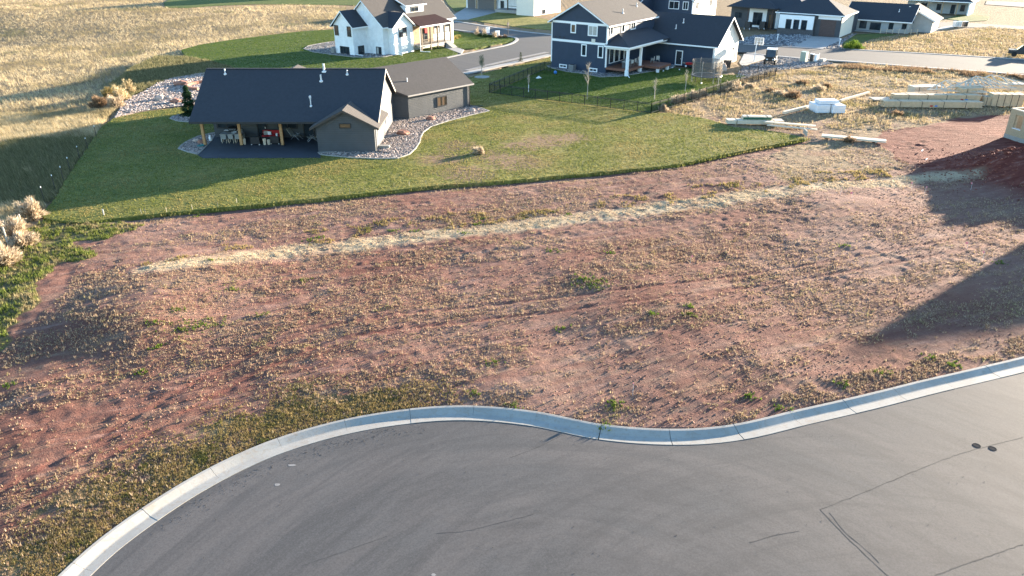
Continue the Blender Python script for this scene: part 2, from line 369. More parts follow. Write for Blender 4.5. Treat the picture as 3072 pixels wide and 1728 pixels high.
drive_d = [(-14.96, 191.34), (-12.25, 215.43), (-10.81, 215.43), (-4.02, 208.46), (-3.24, 203.51), (-10.28, 186.44), (-12.83, 185.76)]
drive_modern = [(53.26, 156.87), (61.06, 156.87), (64.50, 154.92), (64.86, 153.02), (55.86, 140.04), (51.26, 142.06)]
patio_poly = [(-30.66, 71.29), (-29.58, 70.03), (-26.70, 70.03), (-18.36, 70.14), (-19.38, 74.57), (-20.86, 79.94), (-32.17, 79.94), (-31.31, 76.12), (-30.90, 72.72)]
straw_line = [(-23.41, 43.57), (-21.21, 44.49), (-18.74, 45.56), (-14.78, 47.71), (-10.30, 49.21), (-5.43, 50.74), (0.35, 52.61), (6.54, 54.76), (13.22, 57.06), (20.25, 59.52), (25.96, 61.18), (31.58, 62.74), (36.18, 64.07), (40.69, 64.75)]
dry_lot = [(16.68, 88.56), (22.80, 99.00), (34.27, 111.91), (40.67, 118.27), (49.71, 121.86), (56.29, 125.00), (64.46, 119.74), (72.65, 115.98), (83.53, 108.59), (68.81, 87.71), (60.44, 88.56), (53.67, 88.56), (45.39, 82.90), (38.61, 79.24), (37.60, 74.57), (37.29, 67.62), (28.49, 64.07), (24.15, 61.72), (22.74, 69.81), (30.76, 77.18), (28.51, 79.94), (24.50, 82.44), (20.44, 87.71)]
excav = [(37.25, 78.54), (41.60, 81.10), (45.54, 83.20), (50.00, 86.05), (54.37, 87.71), (61.18, 89.77), (69.41, 88.56), (48.05, 58.27), (43.14, 60.39), (43.26, 64.55), (41.96, 67.09), (38.52, 66.36), (37.04, 67.09), (37.28, 70.95), (37.72, 75.59)]
green_edge = [(-31.69, 31.09), (-34.71, 40.16), (-34.71, 46.67), (-35.87, 50.93), (-36.17, 54.03), (-32.62, 53.10), (-28.50, 54.03), (-27.91, 51.59), (-29.96, 48.42), (-29.53, 45.02), (-28.68, 41.52), (-27.45, 37.63), (-25.97, 33.28), (-24.89, 27.07)]
field_poly = [(-60, 33), (-34.35, 43.97), (-35.14, 48.12), (-36.93, 54.03), (-37.48, 58.27), (-42.57, 73.33), (-47.20, 88.04), (-49.44, 99.00), (-50.42, 105.21), (-54.24, 117.40), (-54.99, 131.06), (-58.90, 139.25), (-54.44, 153.02), (-38.46, 169.59), (-45.03, 217.25), (-63.16, 223.83), (-86.19, 211.02), (-94.21, 215.43), (-115.53, 267.45), (-420, 420), (-420, 60)]
weedy_verge = [(-56.63, 107.60), (-59.82, 121.86), (-60.66, 132.48), (-55.26, 131.77), (-50.60, 128.30), (-41.99, 118.85), (-36.59, 108.09), (-45.48, 114.32), (-49.25, 111.39), (-49.81, 103.82), (-49.52, 97.75), (-50.85, 96.94)]
far_dry = [(61.56, 141.25), (73.16, 155.89), (79.39, 157.86), (86.82, 161.95), (104.15, 173.08), (108.82, 167.34), (124.25, 156.87), (99.32, 123.41), (85.26, 128.98), (72.25, 135.42), (63.43, 139.25)]
olive_verge = [(-18.64, 18.99), (-18.49, 22.80), (-16.81, 25.02), (-14.50, 27.31), (-12.26, 29.65), (-10.49, 31.39), (-7.30, 31.09), (-4.78, 29.24), (-5.35, 28.79), (-8.21, 27.76), (-10.89, 26.17), (-13.16, 23.89), (-14.92, 21.08), (-15.72, 18.93)]

low_polys = [lawn_main, lawn_blue, lawn_white, cross_street, patio_poly]
edge_line = [(-28.83, 54.24), (-23.34, 56.04), (-17.26, 58.02), (-6.75, 61.63), (3.38, 64.26), (15.27, 67.94), (22.91, 72.72), (30.97, 77.58)]

BUMPS = [((-21.62, 39.94), 3.0, .45), ((-22.43, 36.65), 2.6, .34), ((-24.20, 42.97), 2.6, .24), ((-19.28, 43.97), 2.8, .35), ((-22.69, 30.22), 1.6, .22), ((-19.42, 35.72), 2.0, .32), ((26.61, 55.13), 4.0, .25),
         ((-0.60, 32.00), 2.5, .10), ((11.10, 35.35), 3.5, .16), ((-13.05, 35.72), 2.6, .2), ((-8.28, 37.63), 3.0, .2), ((7.55, 42.00), 4.0, .2), ((-29.00, 39.29), 2.4, .35)]
MOUND = [((44.92, 66.36), 2.0, .5), ((46.85, 65.55), 2.6, 1.0), ((43.00, 67.30), 1.9, .42), ((47.67, 63.11), 3.0, 1.5), ((40.70, 67.62), 1.5, .28), ((38.53, 67.62), 1.2, .18)]
_r = spline([(-19.53, 22.80), (-17.46, 26.36), (-13.94, 31.84), (-8.96, 36.27), (-1.09, 38.65), (9.45, 41.06), (21.15, 45.02), (33.64, 49.65)], 1.5); _r2 = spline([(-18.97, 24.38), (-17.75, 29.93), (-21.12, 33.95), (-22.32, 40.16), (-16.24, 42.48)], 1.5)
RUTS = [[tuple(p) for p in offset(q, d)] for q in (_r,) for d in (-.85, .85)]
def drop_z(x, y): return np.clip((-x - 46) * .05, 0, 5) * np.clip((y - 55) / 25, 0, 1) * np.clip((205 - y) / 40, 0, 1)
def base_z(x, y):
    am = .4 + .75 * np.clip((fbm((x * .926 + y * .377) / 3, -x * .377 + y * .926, 3.2, 4) - .36) * 3, 0, 1)
    z = -.03 + .16 * (fbm(x, y, 9, 3) - .5) + .10 * (fbm(x + 40, y, 2.4, 3) - .5)
    clod = fbm(x + 11, y + 5, .55, 3, .6); an = fbm((x * .926 + y * .377) / 2.4, -x * .377 + y * .926, .6, 3, .6); z = z + am * (.05 * (clod - .5) + .05 * np.clip(clod - .54, 0, 1) * 2.2 + .07 * (fbm(x + 3, y + 71, .36, 2, .7) - .5) + .07 * (an - .5))
    for rut in RUTS:
        rd = segdist(x, y, rut); z = z - .035 * np.exp(-(rd / .16) ** 2) + .018 * np.exp(-((rd - .32) / .12) ** 2)
    for (bx, by), s, h in BUMPS:
        z = z + h * np.exp(-((x - bx) ** 2 + (y - by) ** 2) / (2 * s * s))
    mz = 0
    for (bx, by), s, h in MOUND:
        mz = mz + h * np.exp(-((x - bx) ** 2 + (y - by) ** 2) / (2 * s * s))
    z = z + mz * (1 + .5 * (fbm(x, y, 1.1, 3) - .5))
    z = z - drop_z(x, y)
    d = segdist(x, y, edge_line); z = z - .16 * np.exp(-(d / 1.3) ** 2)
    s = segdist(x, y, straw_line); z = z + .03 * np.exp(-(s / .9) ** 2)
    k = segdist(x, y, [tuple(p) for p in kerb_line[::12]]); q = np.clip(k / 1.6, 0, 1); z = z * q + (-.045) * (1 - q)
    return z
def ground_z(x, y):
    z = base_z(x, y)
    for pl in low_polys: z = np.where(inpoly(x, y, pl), -.28, z)
    z = np.where(inpoly(x, y, kerb_in), -.6, z)
    return z
kerb_in = [tuple(p) for p in offset(kerb_line, .12)[::4]] + [(60, -25), (-14, -25)]
def axis(lo, hi, st, far_lo, far_hi):
    a = list(np.arange(lo, hi, st)); s = st; v = hi
    while v < far_hi: a.append(v); s *= 1.14; v += s
    b = []; s = st; v = lo
    while v > far_lo: s *= 1.14; v -= s; b.append(v)
    return np.array(b[::-1] + a)
gx = axis(-37, 42, .17, -2600, 2600); gy = axis(22, 84, .17, -60, 3600)
GX, GY = np.meshgrid(gx, gy); GZ = ground_z(GX, GY)
fade = np.clip((np.hypot(GX, GY) - 160) / 200, 0, 1); GZ = GZ * (1 - fade) - (.05 + drop_z(GX, GY)) * fade
nx, ny = len(gx), len(gy); V = np.stack([GX.ravel(), GY.ravel(), GZ.ravel()], 1)
ii = (np.arange(ny - 1)[:, None] * nx + np.arange(nx - 1)[None]).ravel()
F = np.concatenate([np.stack([ii, ii + 1, ii + nx + 1], 1), np.stack([ii, ii + nx + 1, ii + nx], 1)])
# zone weights: what covers the soil where
wx = GX + 2.2 * (fbm(GX, GY, 2.6, 4) - .5); wy = GY + 2.2 * (fbm(GX + 50, GY + 20, 2.6, 4) - .5)
sw = np.clip(1.6 - segdist(wx, wy, straw_line) / .95, 0, 1) * (.45 + .5 * (fbm(GX, GY, 1.3, 3) > .42))
zs = np.maximum(sw, .0)
zg = np.maximum(inpoly(GX + 5 * (wx - GX) / 2.2, GY + 5 * (wy - GY) / 2.2, green_edge) * (.35 + .5 * fbm(GX, GY, 1.2, 3)), inpoly(wx, wy, weedy_verge) * .3)
zg = np.maximum(zg, .45 * inpoly(wx, wy, olive_verge) * (fbm(GX, GY, 1.1, 3) > .5))
zr = inpoly(wx, wy, excav) * 1.
for rut in RUTS: zr = np.maximum(zr, .42 * np.exp(-(segdist(GX, GY, rut) / .24) ** 2) * (fbm(GX, GY, 1.4, 3) > .40))
mm = sum(h * np.exp(-((GX - b[0]) ** 2 + (GY - b[1]) ** 2) / (2 * s * s)) for b, s, h in MOUND); zr = np.maximum(zr, np.clip(mm * 3, 0, 1))
outside = ~((GX > -34) & (GX < 46) & (GY > 20) & (GY < 92))
zt = np.maximum.reduce([inpoly(wx, wy, field_poly) * 1., inpoly(wx, wy, dry_lot) * (.45 + .45 * (fbm(GX, GY, 3, 3) > .46)), (GY > 100) * 1., outside * .9])
zt = zt * (1 - .9 * zr)
k = N('bare_soil'); at = k.n('ShaderNodeAttribute'); at.attribute_name = 'zone'; sp = k.n('ShaderNodeSeparateColor'); k.l(at.outputs['Color'], sp.inputs[0])
at2 = k.n('ShaderNodeAttribute'); at2.attribute_name = 'dry'
co = k.coord(); f1 = k.noise(.16, 5, .6, co); f2 = k.noise(1.6, 5, .7, co); f3 = k.noise(14, 4, .75, co)
soil = k.ramp(f1, [(.32, (.168, .072, .05)), (.5, (.202, .104, .079)), (.68, (.262, .16, .127))])
soil = k.mix(k.ramp(f2, [(.38, (0, 0, 0)), (.7, (.8, .8, .8))]), soil, (.13, .058, .045))
soil = k.mix(k.ramp(k.noise(.05, 3, .5, co), [(.45, (0, 0, 0)), (.62, (.5, .5, .5))]), soil, (.30, .20, .16))
soil = k.mix(k.ramp(f3, [(.35, (.55, .55, .55)), (.62, (0, 0, 0))]), soil, (.115, .058, .046))
soil = k.mix(k.ramp(f3, [(.6, (0, 0, 0)), (.8, (.6, .6, .6))]), soil, (.35, .225, .165))
straw = k.ramp(f3, [(.3, (.27, .20, .125)), (.7, (.52, .42, .28))])
green = k.ramp(f3, [(.3, (.035, .055, .014)), (.7, (.13, .16, .045))])
red = k.ramp(k.noise(1.1, 6, .7, k.coord((.5, 2.2, 1), .5)), [(.3, (.085, .022, .017)), (.55, (.15, .048, .036)), (.75, (.30, .17, .135))])
tan = k.ramp(f2, [(.3, (.15, .105, .06)), (.7, (.30, .22, .135))])
lit = k.noise(.55, 6, .72, k.streak(-.38, .32, 1.25)); soil = k.mix(k.ramp(lit, [(.5, (0, 0, 0)), (.68, (.5, .5, .5))]), soil, k.ramp(f3, [(.3, (.12, .08, .05)), (.7, (.38, .285, .20))]))
gr = k.noise(1.0, 6, .7, k.streak(-.36, .16, 1.5)); soil = k.mix(k.ramp(gr, [(.48, (0, 0, 0)), (.66, (.6, .6, .6))]), soil, (.135, .055, .042)); soil = k.mix(k.ramp(gr, [(.3, (.5, .5, .5)), (.44, (0, 0, 0))]), soil, (.33, .215, .18))
c = k.mix(at2.outputs['Fac'], soil, tan); c = k.mix(sp.outputs[2], c, red); c = k.mix(sp.outputs[1], c, green); c = k.mix(sp.outputs[0], c, straw)
hb = k.math('ADD', k.math('MULTIPLY', k.noise(3.4, 4, .75, co), 1.6), f3); M['soil'] = k.bsdf(c, .95, .1, 0, hb, .9, .07)
ground = fast_mesh('ground', V, F, 'soil'); tag(ground, kind='structure')
ca = ground.data.attributes.new('zone', 'FLOAT_COLOR', 'POINT')
ca.data.foreach_set('color', np.stack([zs.ravel(), zg.ravel(), zr.ravel(), np.ones(nx * ny)], 1).astype(np.float32).ravel())
cd = ground.data.attributes.new('dry', 'FLOAT', 'POINT'); cd.data.foreach_set('value', zt.ravel().astype(np.float32))
for p_ in (ground.data.polygons,): p_.foreach_set('use_smooth', np.ones(len(p_), bool))

# ---- lawns
def lawn_mat(name, a, b, c_, dryness=.5, bare=()):
    k = N(name); co = k.coord(); f1 = k.noise(.22, 5, .65, co); f2 = k.noise(4.5, 4, .7, co); f3 = k.noise(22, 3, .7, co)
    col = k.ramp(f2, [(.3, a), (.7, b)]); col = k.mix(k.ramp(f1, [(.36, (0, 0, 0)), (.58, (dryness,) * 3)]), col, c_)
    col = k.mix(k.ramp(k.noise(1.5, 5, .75, co), [(.42, (0, 0, 0)), (.66, (.8, .8, .8))]), col, tuple(v * .55 for v in a))
    col = k.mix(k.ramp(f3, [(.3, (.6, .6, .6)), (.6, (0, 0, 0))]), col, tuple(v * .45 for v in a))
    mow = k.noise(1.0, 3, .6, k.streak(-.42, .03, .75)); col = k.mix(k.ramp(mow, [(.38, (.38, .38, .38)), (.5, (0, 0, 0))]), col, tuple(v * .7 for v in a)); col = k.mix(k.ramp(mow, [(.52, (0, 0, 0)), (.64, (.3, .3, .3))]), col, tuple(v * 1.15 for v in b))
    if bare:      # better watered and greener towards the left
        sx_ = k.n('ShaderNodeSeparateXYZ'); k.l(co, sx_.inputs[0]); mr = k.n('ShaderNodeMapRange'); mr.inputs[1].default_value = -34; mr.inputs[2].default_value = -6; mr.inputs[3].default_value = .5; mr.inputs[4].default_value = 0; k.l(sx_.outputs[0], mr.inputs[0]); col = k.mix(mr.outputs[0], col, k.ramp(f2, [(.3, (.035, .07, .016)), (.7, (.085, .12, .03))]))
    tot = None
    for (bx, by), br in bare:
        vm = k.n('ShaderNodeVectorMath'); vm.operation = 'DISTANCE'; k.l(co, vm.inputs[0]); vm.inputs[1].default_value = (bx, by, .1)
        q = k.math('SUBTRACT', 1.0, k.math('DIVIDE', vm.outputs['Value'], br)); tot = q if tot is None else k.math('MAXIMUM', tot, q)
    if tot is not None:
        fb = k.math('ADD', k.math('MULTIPLY', tot, .5), k.noise(.9, 6, .75, co))
        col = k.mix(k.ramp(fb, [(.58, (0, 0, 0)), (.8, (.85, .85, .85))]), col, k.ramp(f2, [(.3, (.15, .085, .05)), (.7, (.31, .19, .125))]))
    return k.bsdf(col, .9, .12, 0, f3, .7, .03)
M['lawn'] = lawn_mat('lawn_turf', (.115, .13, .028), (.245, .23, .05), (.35, .28, .095), .9, (((0.44, 68.70), 4.2), ((-6.58, 70.03), 3.4), ((-4.07, 65.05), 3.8), ((3.57, 76.12), 3.8), ((-2.13, 70.95), 3.2), ((-5.27, 74.57), 3.0), ((6.45, 77.85), 3.0), ((0.81, 74.57), 3.0)))
M['lawn_lush'] = lawn_mat('lush_lawn_turf', (.05, .095, .022), (.13, .16, .038), (.22, .20, .06), .5)
lawn_labels = dict(main='lawn', blue='lawn', white='lawn', far='lawn', corner='lawn', top='lawn', modern='lawn', right='lawn')
def ragged(poly, step=.5, amp=.10):
    out = []
    for i in range(len(poly)):
        a, b = np.array(poly[i]), np.array(poly[(i + 1) % len(poly)]); n = max(1, int(np.linalg.norm(b - a) / step)); d = (b - a) / (np.linalg.norm(b - a) + 1e-9); nn = np.array((-d[1], d[0]))
        for j in range(n): out.append(tuple(a + (b - a) * j / n + nn * random.uniform(-amp, amp)))
    return out
for nm, pl in lawns.items():
    pl = ragged(pl)
    sheet('lawn', pl, .10 if nm == 'main' else .06, 'lawn' if nm in ('main', 'corner') else 'lawn_lush', .45)
M['bare_patch'] = plain('bare_red_patch', (.30, .17, .11), .95, .35, 2.5)

# ---- roads, kerbs, paths
asph = sheet('road', asphalt_poly, -.135, 'asphalt', .4)
st = sheet('street', cross_street, .07, 'asphalt_far', .2)
sheet('back_street', back_street, .07, 'asphalt_far', .2); sheet('far_street', far_street, .07, 'asphalt_far', .2)
sheet('driveway', drive_d, .09, 'pale_concrete', .2); sheet('driveway', drive_modern, .09, 'pale_concrete', .2)
front_path = [(-13.42, 144.13), (-12.48, 146.26), (-8.58, 139.25), (-8.78, 134.67)]; sheet('path', front_path, .085, 'pale_concrete', .1)
def paving(name, line, wd, z, mat='pale_concrete'):
    mb = MB(); ln = spline(line, .8); l = offset(ln, -wd / 2); r = offset(ln, wd / 2)
    for i in range(len(ln) - 1):
        mb.slab([(l[i][0], l[i][1], z), (r[i][0], r[i][1], z), (r[i + 1][0], r[i + 1][1], z), (l[i + 1][0], l[i + 1][1], z)], .16)
    return tag(mb.build(name, mat), kind='structure')
paving('pavement', [(-7.06, 115.42), (-2.93, 120.94), (1.86, 126.96), (6.52, 133.21)], 1.3, .13)
paving('kerb', [(-15.66, 122.47), (-8.92, 133.21), (-6.22, 136.93), (-0.99, 144.56), (0.90, 151.16), (0.26, 155.41), (-3.78, 158.86), (-12.33, 167.34)], .6, .14)
paving('kerb', [(-16.11, 185.76), (-9.87, 178.58), (-4.06, 171.32), (1.67, 164.60), (8.36, 158.86)], .9, .14)
paving('kerb', [(40.78, 135.04), (48.20, 129.67), (55.66, 125.98), (64.75, 120.64), (72.57, 116.55), (80.66, 111.39)], .7, .14)
paving('kerb', [(59.57, 140.04), (62.74, 138.47), (71.71, 134.67), (84.84, 128.30), (93.99, 123.41)], .6, .14)
paving('kerb', [(43.20, 145.83), (51.26, 142.06), (55.86, 140.04)], .5, .14)
paving('pavement', [(85.54, 163.53), (91.18, 168.46), (96.84, 173.08), (99.27, 174.88)], 1.6, .10)
gravel_strip = paving('gravel_strip', [(-6.95, 117.98), (-3.00, 124.04), (1.34, 130.02), (6.07, 136.17)], .9, .10, plain('grey_gravel_edge', (.2, .19, .18), .9, .5, 6))
# drive between blue house and street
sheet('driveway', [(36.77, 125.00), (40.11, 134.30), (43.13, 133.21), (42.29, 129.33), (36.28, 121.86)], .085, 'pale_concrete', .1)

# kerb and gutter round the bulb, cast in separate lengths with open joints
kerb = tag(bpy.data.objects.new('kerb_and_gutter', None), kind='structure'); COL.objects.link(kerb)
prof = [(0, -.32), (0, .012), (.02, .02), (.14, .012), (.30, -.055), (.47, -.125), (.53, -.135), (.97, -.118), (.975, -.32)]
per = 12; nseg = (len(kerb_line) - 1) // per
for sidx in range(nseg):
    a = sidx * per; pts = kerb_line[a:a + per + 1].copy()
    if len(pts) < 2: break
    d0 = pts[1] - pts[0]; pts[0] += d0 / np.linalg.norm(d0) * .009; d1 = pts[-1] - pts[-2]; pts[-1] -= d1 / np.linalg.norm(d1) * .009
    rings = [offset(pts, o_) for o_, _ in prof]; vs = []; n = len(pts); mb = MB(); dz = random.uniform(-.004, .004)
    for (o_, z_), rg in zip(prof, rings): vs += [(p[0], p[1], z_ + dz) for p in rg]
    fs = [(j * n + i, j * n + i + 1, (j + 1) * n + i + 1, (j + 1) * n + i) for j in range(len(prof) - 1) for i in range(n - 1)]
    fs += [tuple(j * n for j in range(len(prof)))[::-1], tuple(j * n + n - 1 for j in range(len(prof)))]
    mb.add(vs, fs); mb.build('kerb_length', 'concrete', kerb)
# cracks in the road
def crack(pts, wd, jit=.05):
    ln = spline(pts, .22); ln = ln + rng.normal(0, jit * .35, ln.shape); mb = MB()
    l = offset(ln, -wd / 2) + rng.normal(0, wd * .15, ln.shape); r = offset(ln, wd / 2) + rng.normal(0, wd * .15, ln.shape); n = len(ln)
    mb.add([(p[0], p[1], -.131) for p in l] + [(p[0], p[1], -.131) for p in r], [(i, n + i, n + i + 1, i + 1) for i in range(n - 1)])
    return mb.build('crack', 'crack', asph)
crack([(-0.08, 25.54), (1.07, 26.24), (2.28, 27.14)], .022, .01)
crack([(-2.80, 21.15), (-1.69, 21.28), (-0.45, 21.70), (0.82, 22.15)], .025, .02)
crack([(11.95, 22.42), (13.01, 22.89), (14.84, 23.77), (16.96, 24.80), (19.15, 25.79), (20.76, 26.36), (22.60, 26.95)], .03, .03)
crack([(11.95, 22.42), (12.16, 21.70), (12.50, 20.68), (12.95, 19.49), (13.23, 18.82)], .035, .02)
crack([(12.24, 22.24), (12.46, 21.18), (12.85, 20.35), (13.05, 19.72)], .03, .02)
crack([(14.03, 18.82), (15.81, 19.56), (17.59, 20.19), (18.70, 20.60)], .035, .03)
crack([(8.72, 20.68), (9.81, 21.05), (10.75, 21.27)], .03, .02)
crack([(-7.48, 19.56), (-6.20, 20.19), (-4.64, 21.01)], .018, .02)
# two sunk valve covers in the road
for (vx, vy), lb in (((20.23, 26.38), 'small dark oval valve cover in the road, left of the pair'), ((20.80, 26.17), 'small dark oval valve cover in the road, right of the pair')):
    t = thing('valve_cover', lb, 'valve cover', (vx, vy, -.135), 20, 'valve covers in the road')
    mb = MB(); mb.lathe(0, 0, [(.17, .002), (.16, .012), (.135, .012), (.13, .004)], 18); mb.build('ring', 'iron', t)
    mb = MB(); mb.lathe(0, 0, [(.125, .001), (.125, .006), (.05, .007)], 14); mb.build('lid', 'iron', t)
for (sx, sy), lx, rz in (((-9.23, 25.06), .4, 20), ((-9.51, 23.85), .3, 15), ((-2.74, 19.17), .2, 40)):
    mb = MB(); n = 11; mb.add([(sx + lx * .5 * math.cos(2 * math.pi * i / n) * random.uniform(.6, 1.1), sy + .09 * math.sin(2 * math.pi * i / n) * random.uniform(.6, 1.1), -.13) for i in range(n)], [tuple(range(n))])
    mb.build('paint_spot', 'scuff', asph)
# grit swept along the gutter
def pebbles(name, pts, sz, mat, parent=None, flat=.6):
    n = len(pts); base = np.array([(1, 0, 0), (-1, 0, 0), (0, 1, 0), (0, -1, 0), (0, 0, 1), (0, 0, -.6)], float)
    tri = np.array([(0, 2, 4), (2, 1, 4), (1, 3, 4), (3, 0, 4), (2, 0, 5), (1, 2, 5), (3, 1, 5), (0, 3, 5)])
    a = rng.uniform(0, 6.28, n); s = sz[:, None] * rng.uniform(.65, 1.35, (n, 3)) * np.array((1, 1, flat))
    Vv = base[None] * s[:, None, :] + rng.normal(0, .12, (n, 6, 3)) * sz[:, None, None]
    c, q = np.cos(a)[:, None], np.sin(a)[:, None]
    Vv = np.stack([Vv[..., 0] * c - Vv[..., 1] * q, Vv[..., 0] * q + Vv[..., 1] * c, Vv[..., 2]], 2) + np.asarray(pts)[:, None, :]
    Ff = tri[None] + (np.arange(n) * 6)[:, None, None]
    return fast_mesh(name, Vv.reshape(-1, 3), Ff.reshape(-1, 3), mat, parent)
def stone_mat(name, stops):
    k = N(name); g = k.n('ShaderNodeNewGeometry'); return k.bsdf(k.ramp(g.outputs['Random Per Island'], stops), .85, .2)
M['river_rock'] = stone_mat('river_rock', [(0, (.10, .09, .085)), (.3, (.30, .25, .22)), (.55, (.46, .36, .31)), (.8, (.36, .30, .27)), (1, (.60, .53, .48))])
M['grey_rock'] = stone_mat('grey_rock', [(0, (.07, .075, .085)), (.5, (.21, .21, .22)), (1, (.42, .41, .40))])
grit_line = np.asarray(lip_line); idx = rng.integers(60, 110, 500)
gp = grit_line[idx] + rng.normal(0, .25, (500, 2)) + np.array((.35, -.45)); 
gp = gp[inpoly(gp[:, 0], gp[:, 1], asphalt_poly)]
o = pebbles('grit', np.c_[gp, np.full(len(gp), -.128)], rng.uniform(.008, .02, len(gp)), 'tyre'); tag(o, 'loose grey grit swept along the kerb of the road', 'grit', kind='stuff')
gp = np.c_[rng.uniform(-14, 20, 260), rng.uniform(18, 28, 260)]; gp = gp[inpoly(gp[:, 0], gp[:, 1], asphalt_poly)]
o = pebbles('loose_stones', np.c_[gp, np.full(len(gp), -.125)], rng.uniform(.008, .022, len(gp)), 'tyre'); tag(o, 'tiny dark stones scattered over the road surface', 'stones', kind='stuff')

# ------------------------------------------------------------------ ground cover
def tufts(name, X, Y, Z, Hh, S, kk, wd, mat, lean=.0):
    n = len(X); a = rng.uniform(0, 2 * np.pi, (n, kk)); rad = rng.uniform(.1, 1, (n, kk)) * S[:, None]
    hh = Hh[:, None] * rng.uniform(.45, 1.1, (n, kk)); bx = X[:, None] + .45 * rad * np.cos(a); by = Y[:, None] + .45 * rad * np.sin(a)
    tx = X[:, None] + rad * np.cos(a) + lean * hh; ty = Y[:, None] + rad * np.sin(a) + rng.normal(0, .1, (n, kk)) * hh
    b = rng.uniform(0, 2 * np.pi, (n, kk)); ww = wd * rng.uniform(.6, 1.4, (n, kk)); z0 = Z[:, None] - .02 + 0 * a
    V = np.stack([np.stack([bx + ww * np.cos(b), by + ww * np.sin(b), z0], 2), np.stack([bx - ww * np.cos(b), by - ww * np.sin(b), z0], 2), np.stack([tx, ty, z0 + hh], 2)], 2)
    m = n * kk; return fast_mesh(name, V.reshape(-1, 3), np.arange(m * 3).reshape(-1, 3), mat)
def seeds(n, x0, x1, y0, y1, prob):
    x = rng.uniform(x0, x1, n); y = rng.uniform(y0, y1, n); hw = .72 * (y * .9 + 8.9) + 3
    keep = (np.abs(x) < hw); x, y = x[keep], y[keep]; p = prob(x, y); keep = rng.random(len(x)) < p; return x[keep], y[keep]
def sstep(v, a, b): t = np.clip((v - a) / (b - a), 0, 1); return t * t * (3 - 2 * t)

M['weed_dry'] = blades('dry_weed', [(0, (.15, .095, .06)), (.35, (.31, .215, .14)), (.7, (.43, .32, .21)), (1, (.56, .45, .32))], .3,
                       (.5, .54, .7, [(0, (.14, .13, .05)), (.5, (.34, .29, .13)), (1, (.56, .46, .26))]))
M['weed_straw'] = blades('straw', [(0, (.30, .22, .14)), (.5, (.54, .43, .29)), (1, (.74, .64, .48))], .3)
M['weed_green'] = blades('green_weed', [(0, (.03, .065, .01)), (.5, (.09, .15, .02)), (1, (.20, .25, .05))], .35)
M['weed_olive'] = blades('olive_grass', [(0, (.12, .09, .035)), (.5, (.28, .21, .09)), (1, (.46, .36, .17))], .35,
                         (.8, .5, .64, [(0, (.04, .055, .013)), (.5, (.11, .12, .033)), (1, (.27, .24, .08))]))
M['field_grass'] = blades('tall_dry_grass', [(0, (.24, .18, .095)), (.4, (.46, .365, .21)), (.75, (.62, .51, .32)), (1, (.74, .63, .44))], .4,
                          (.07, .47, .60, [(0, (.12, .10, .05)), (.5, (.28, .23, .125)), (1, (.46, .37, .22))]))
M['field_green'] = blades('tall_green_grass', [(0, (.075, .08, .035)), (.5, (.18, .17, .085)), (1, (.36, .31, .18))], .4)
M['lawn_blade'] = blades('lawn_blade', [(0, (.07, .095, .018)), (.5, (.19, .205, .05)), (1, (.42, .38, .14))], .35,
                         (.2, .46, .62, [(0, (.14, .11, .04)), (.5, (.32, .26, .10)), (1, (.50, .40, .18))]))
M['lush_blade'] = blades('lush_blade', [(0, (.03, .07, .014)), (.5, (.085, .14, .028)), (1, (.20, .23, .055))], .35)
M['bush_tan'] = blades('dry_bush', [(0, (.27, .205, .135)), (.5, (.48, .385, .27)), (1, (.66, .56, .43))], .35)
M['plot_weed'] = blades('plot_weed', [(0, (.20, .14, .08)), (.4, (.42, .32, .19)), (1, (.64, .53, .36))], .3, (.22, .48, .6, [(0, (.12, .10, .04)), (.5, (.30, .25, .11)), (1, (.52, .42, .24))]))
M['bush_rust'] = blades('rust_bush', [(0, (.11, .075, .045)), (.5, (.24, .16, .10)), (1, (.40, .29, .19))], .35)
M['needle'] = blades('spruce_needle', [(0, (.012, .030, .014)), (.5, (.03, .065, .03)), (1, (.07, .11, .05))], .15)
M['leaf'] = blades('grey_green_leaf', [(0, (.07, .09, .05)), (.5, (.16, .18, .10)), (1, (.30, .30, .19))], .35)

kerb_out = [tuple(p) for p in offset(kerb_line, -.06)[::3]] + [(60, -25), (-14, -25)]
lot = [(-26.72, 40.16), (-29.96, 48.42), (-28.50, 54.03), (-17.22, 57.86), (-6.73, 61.45), (3.37, 64.07), (15.23, 67.73), (23.21, 72.60), (30.88, 77.31), (37.72, 75.59), (37.04, 67.09), (40.58, 64.55), (46.91, 56.66), (32.14, 35.72)] + [tuple(p) for p in kerb_line[::6][::-1] if p[1] > 15 and p[0] < 44] + [(-23.97, 22.80), (-26.78, 31.09)]
house_block = lambda x, y: np.zeros(len(x), bool)
def p_lot(x, y):
    cs, sn = math.cos(.38), math.sin(.38); a_ = x * cs + y * sn; b_ = -x * sn + y * cs; f = fbm(a_ / 3.2, b_, 2.6, 5, .62); g = fbm(x + 90, y, .8, 3); q = sstep(f * .75 + g * .25, .45, .58)
    for rut in RUTS: q = q * (1 - .85 * np.exp(-(segdist(x, y, rut) / .3) ** 2))
    q = .05 + .95 * q; q = q * np.where(x > 16, .55 + .4 * (y < 46), 1) * inpoly(x, y, lot) * ~inpoly(x, y, kerb_out) * (1 - .9 * inpoly(x, y, excav))
    far = np.clip(1.15 - y / 130, .4, 1); q = q * far
    q = q * (1 - .93 * np.exp(-((x + 15) ** 2 / 30 + (y - 29) ** 2 / 10)))            # bare red soil near the bulb
    return np.where(segdist(x, y, straw_line) < 1.2, 0, q)
X, Y = seeds(560000, -36, 46, 19, 84, p_lot)
o = tufts('dry_weeds', X, Y, base_z(X, Y), rng.gamma(2.2, .028, len(X)) + .025, rng.uniform(.05, .16, len(X)), 5, .017, 'weed_dry')
tag(o, 'low dry weeds scattered over the bare red building lot', 'weeds', kind='stuff')
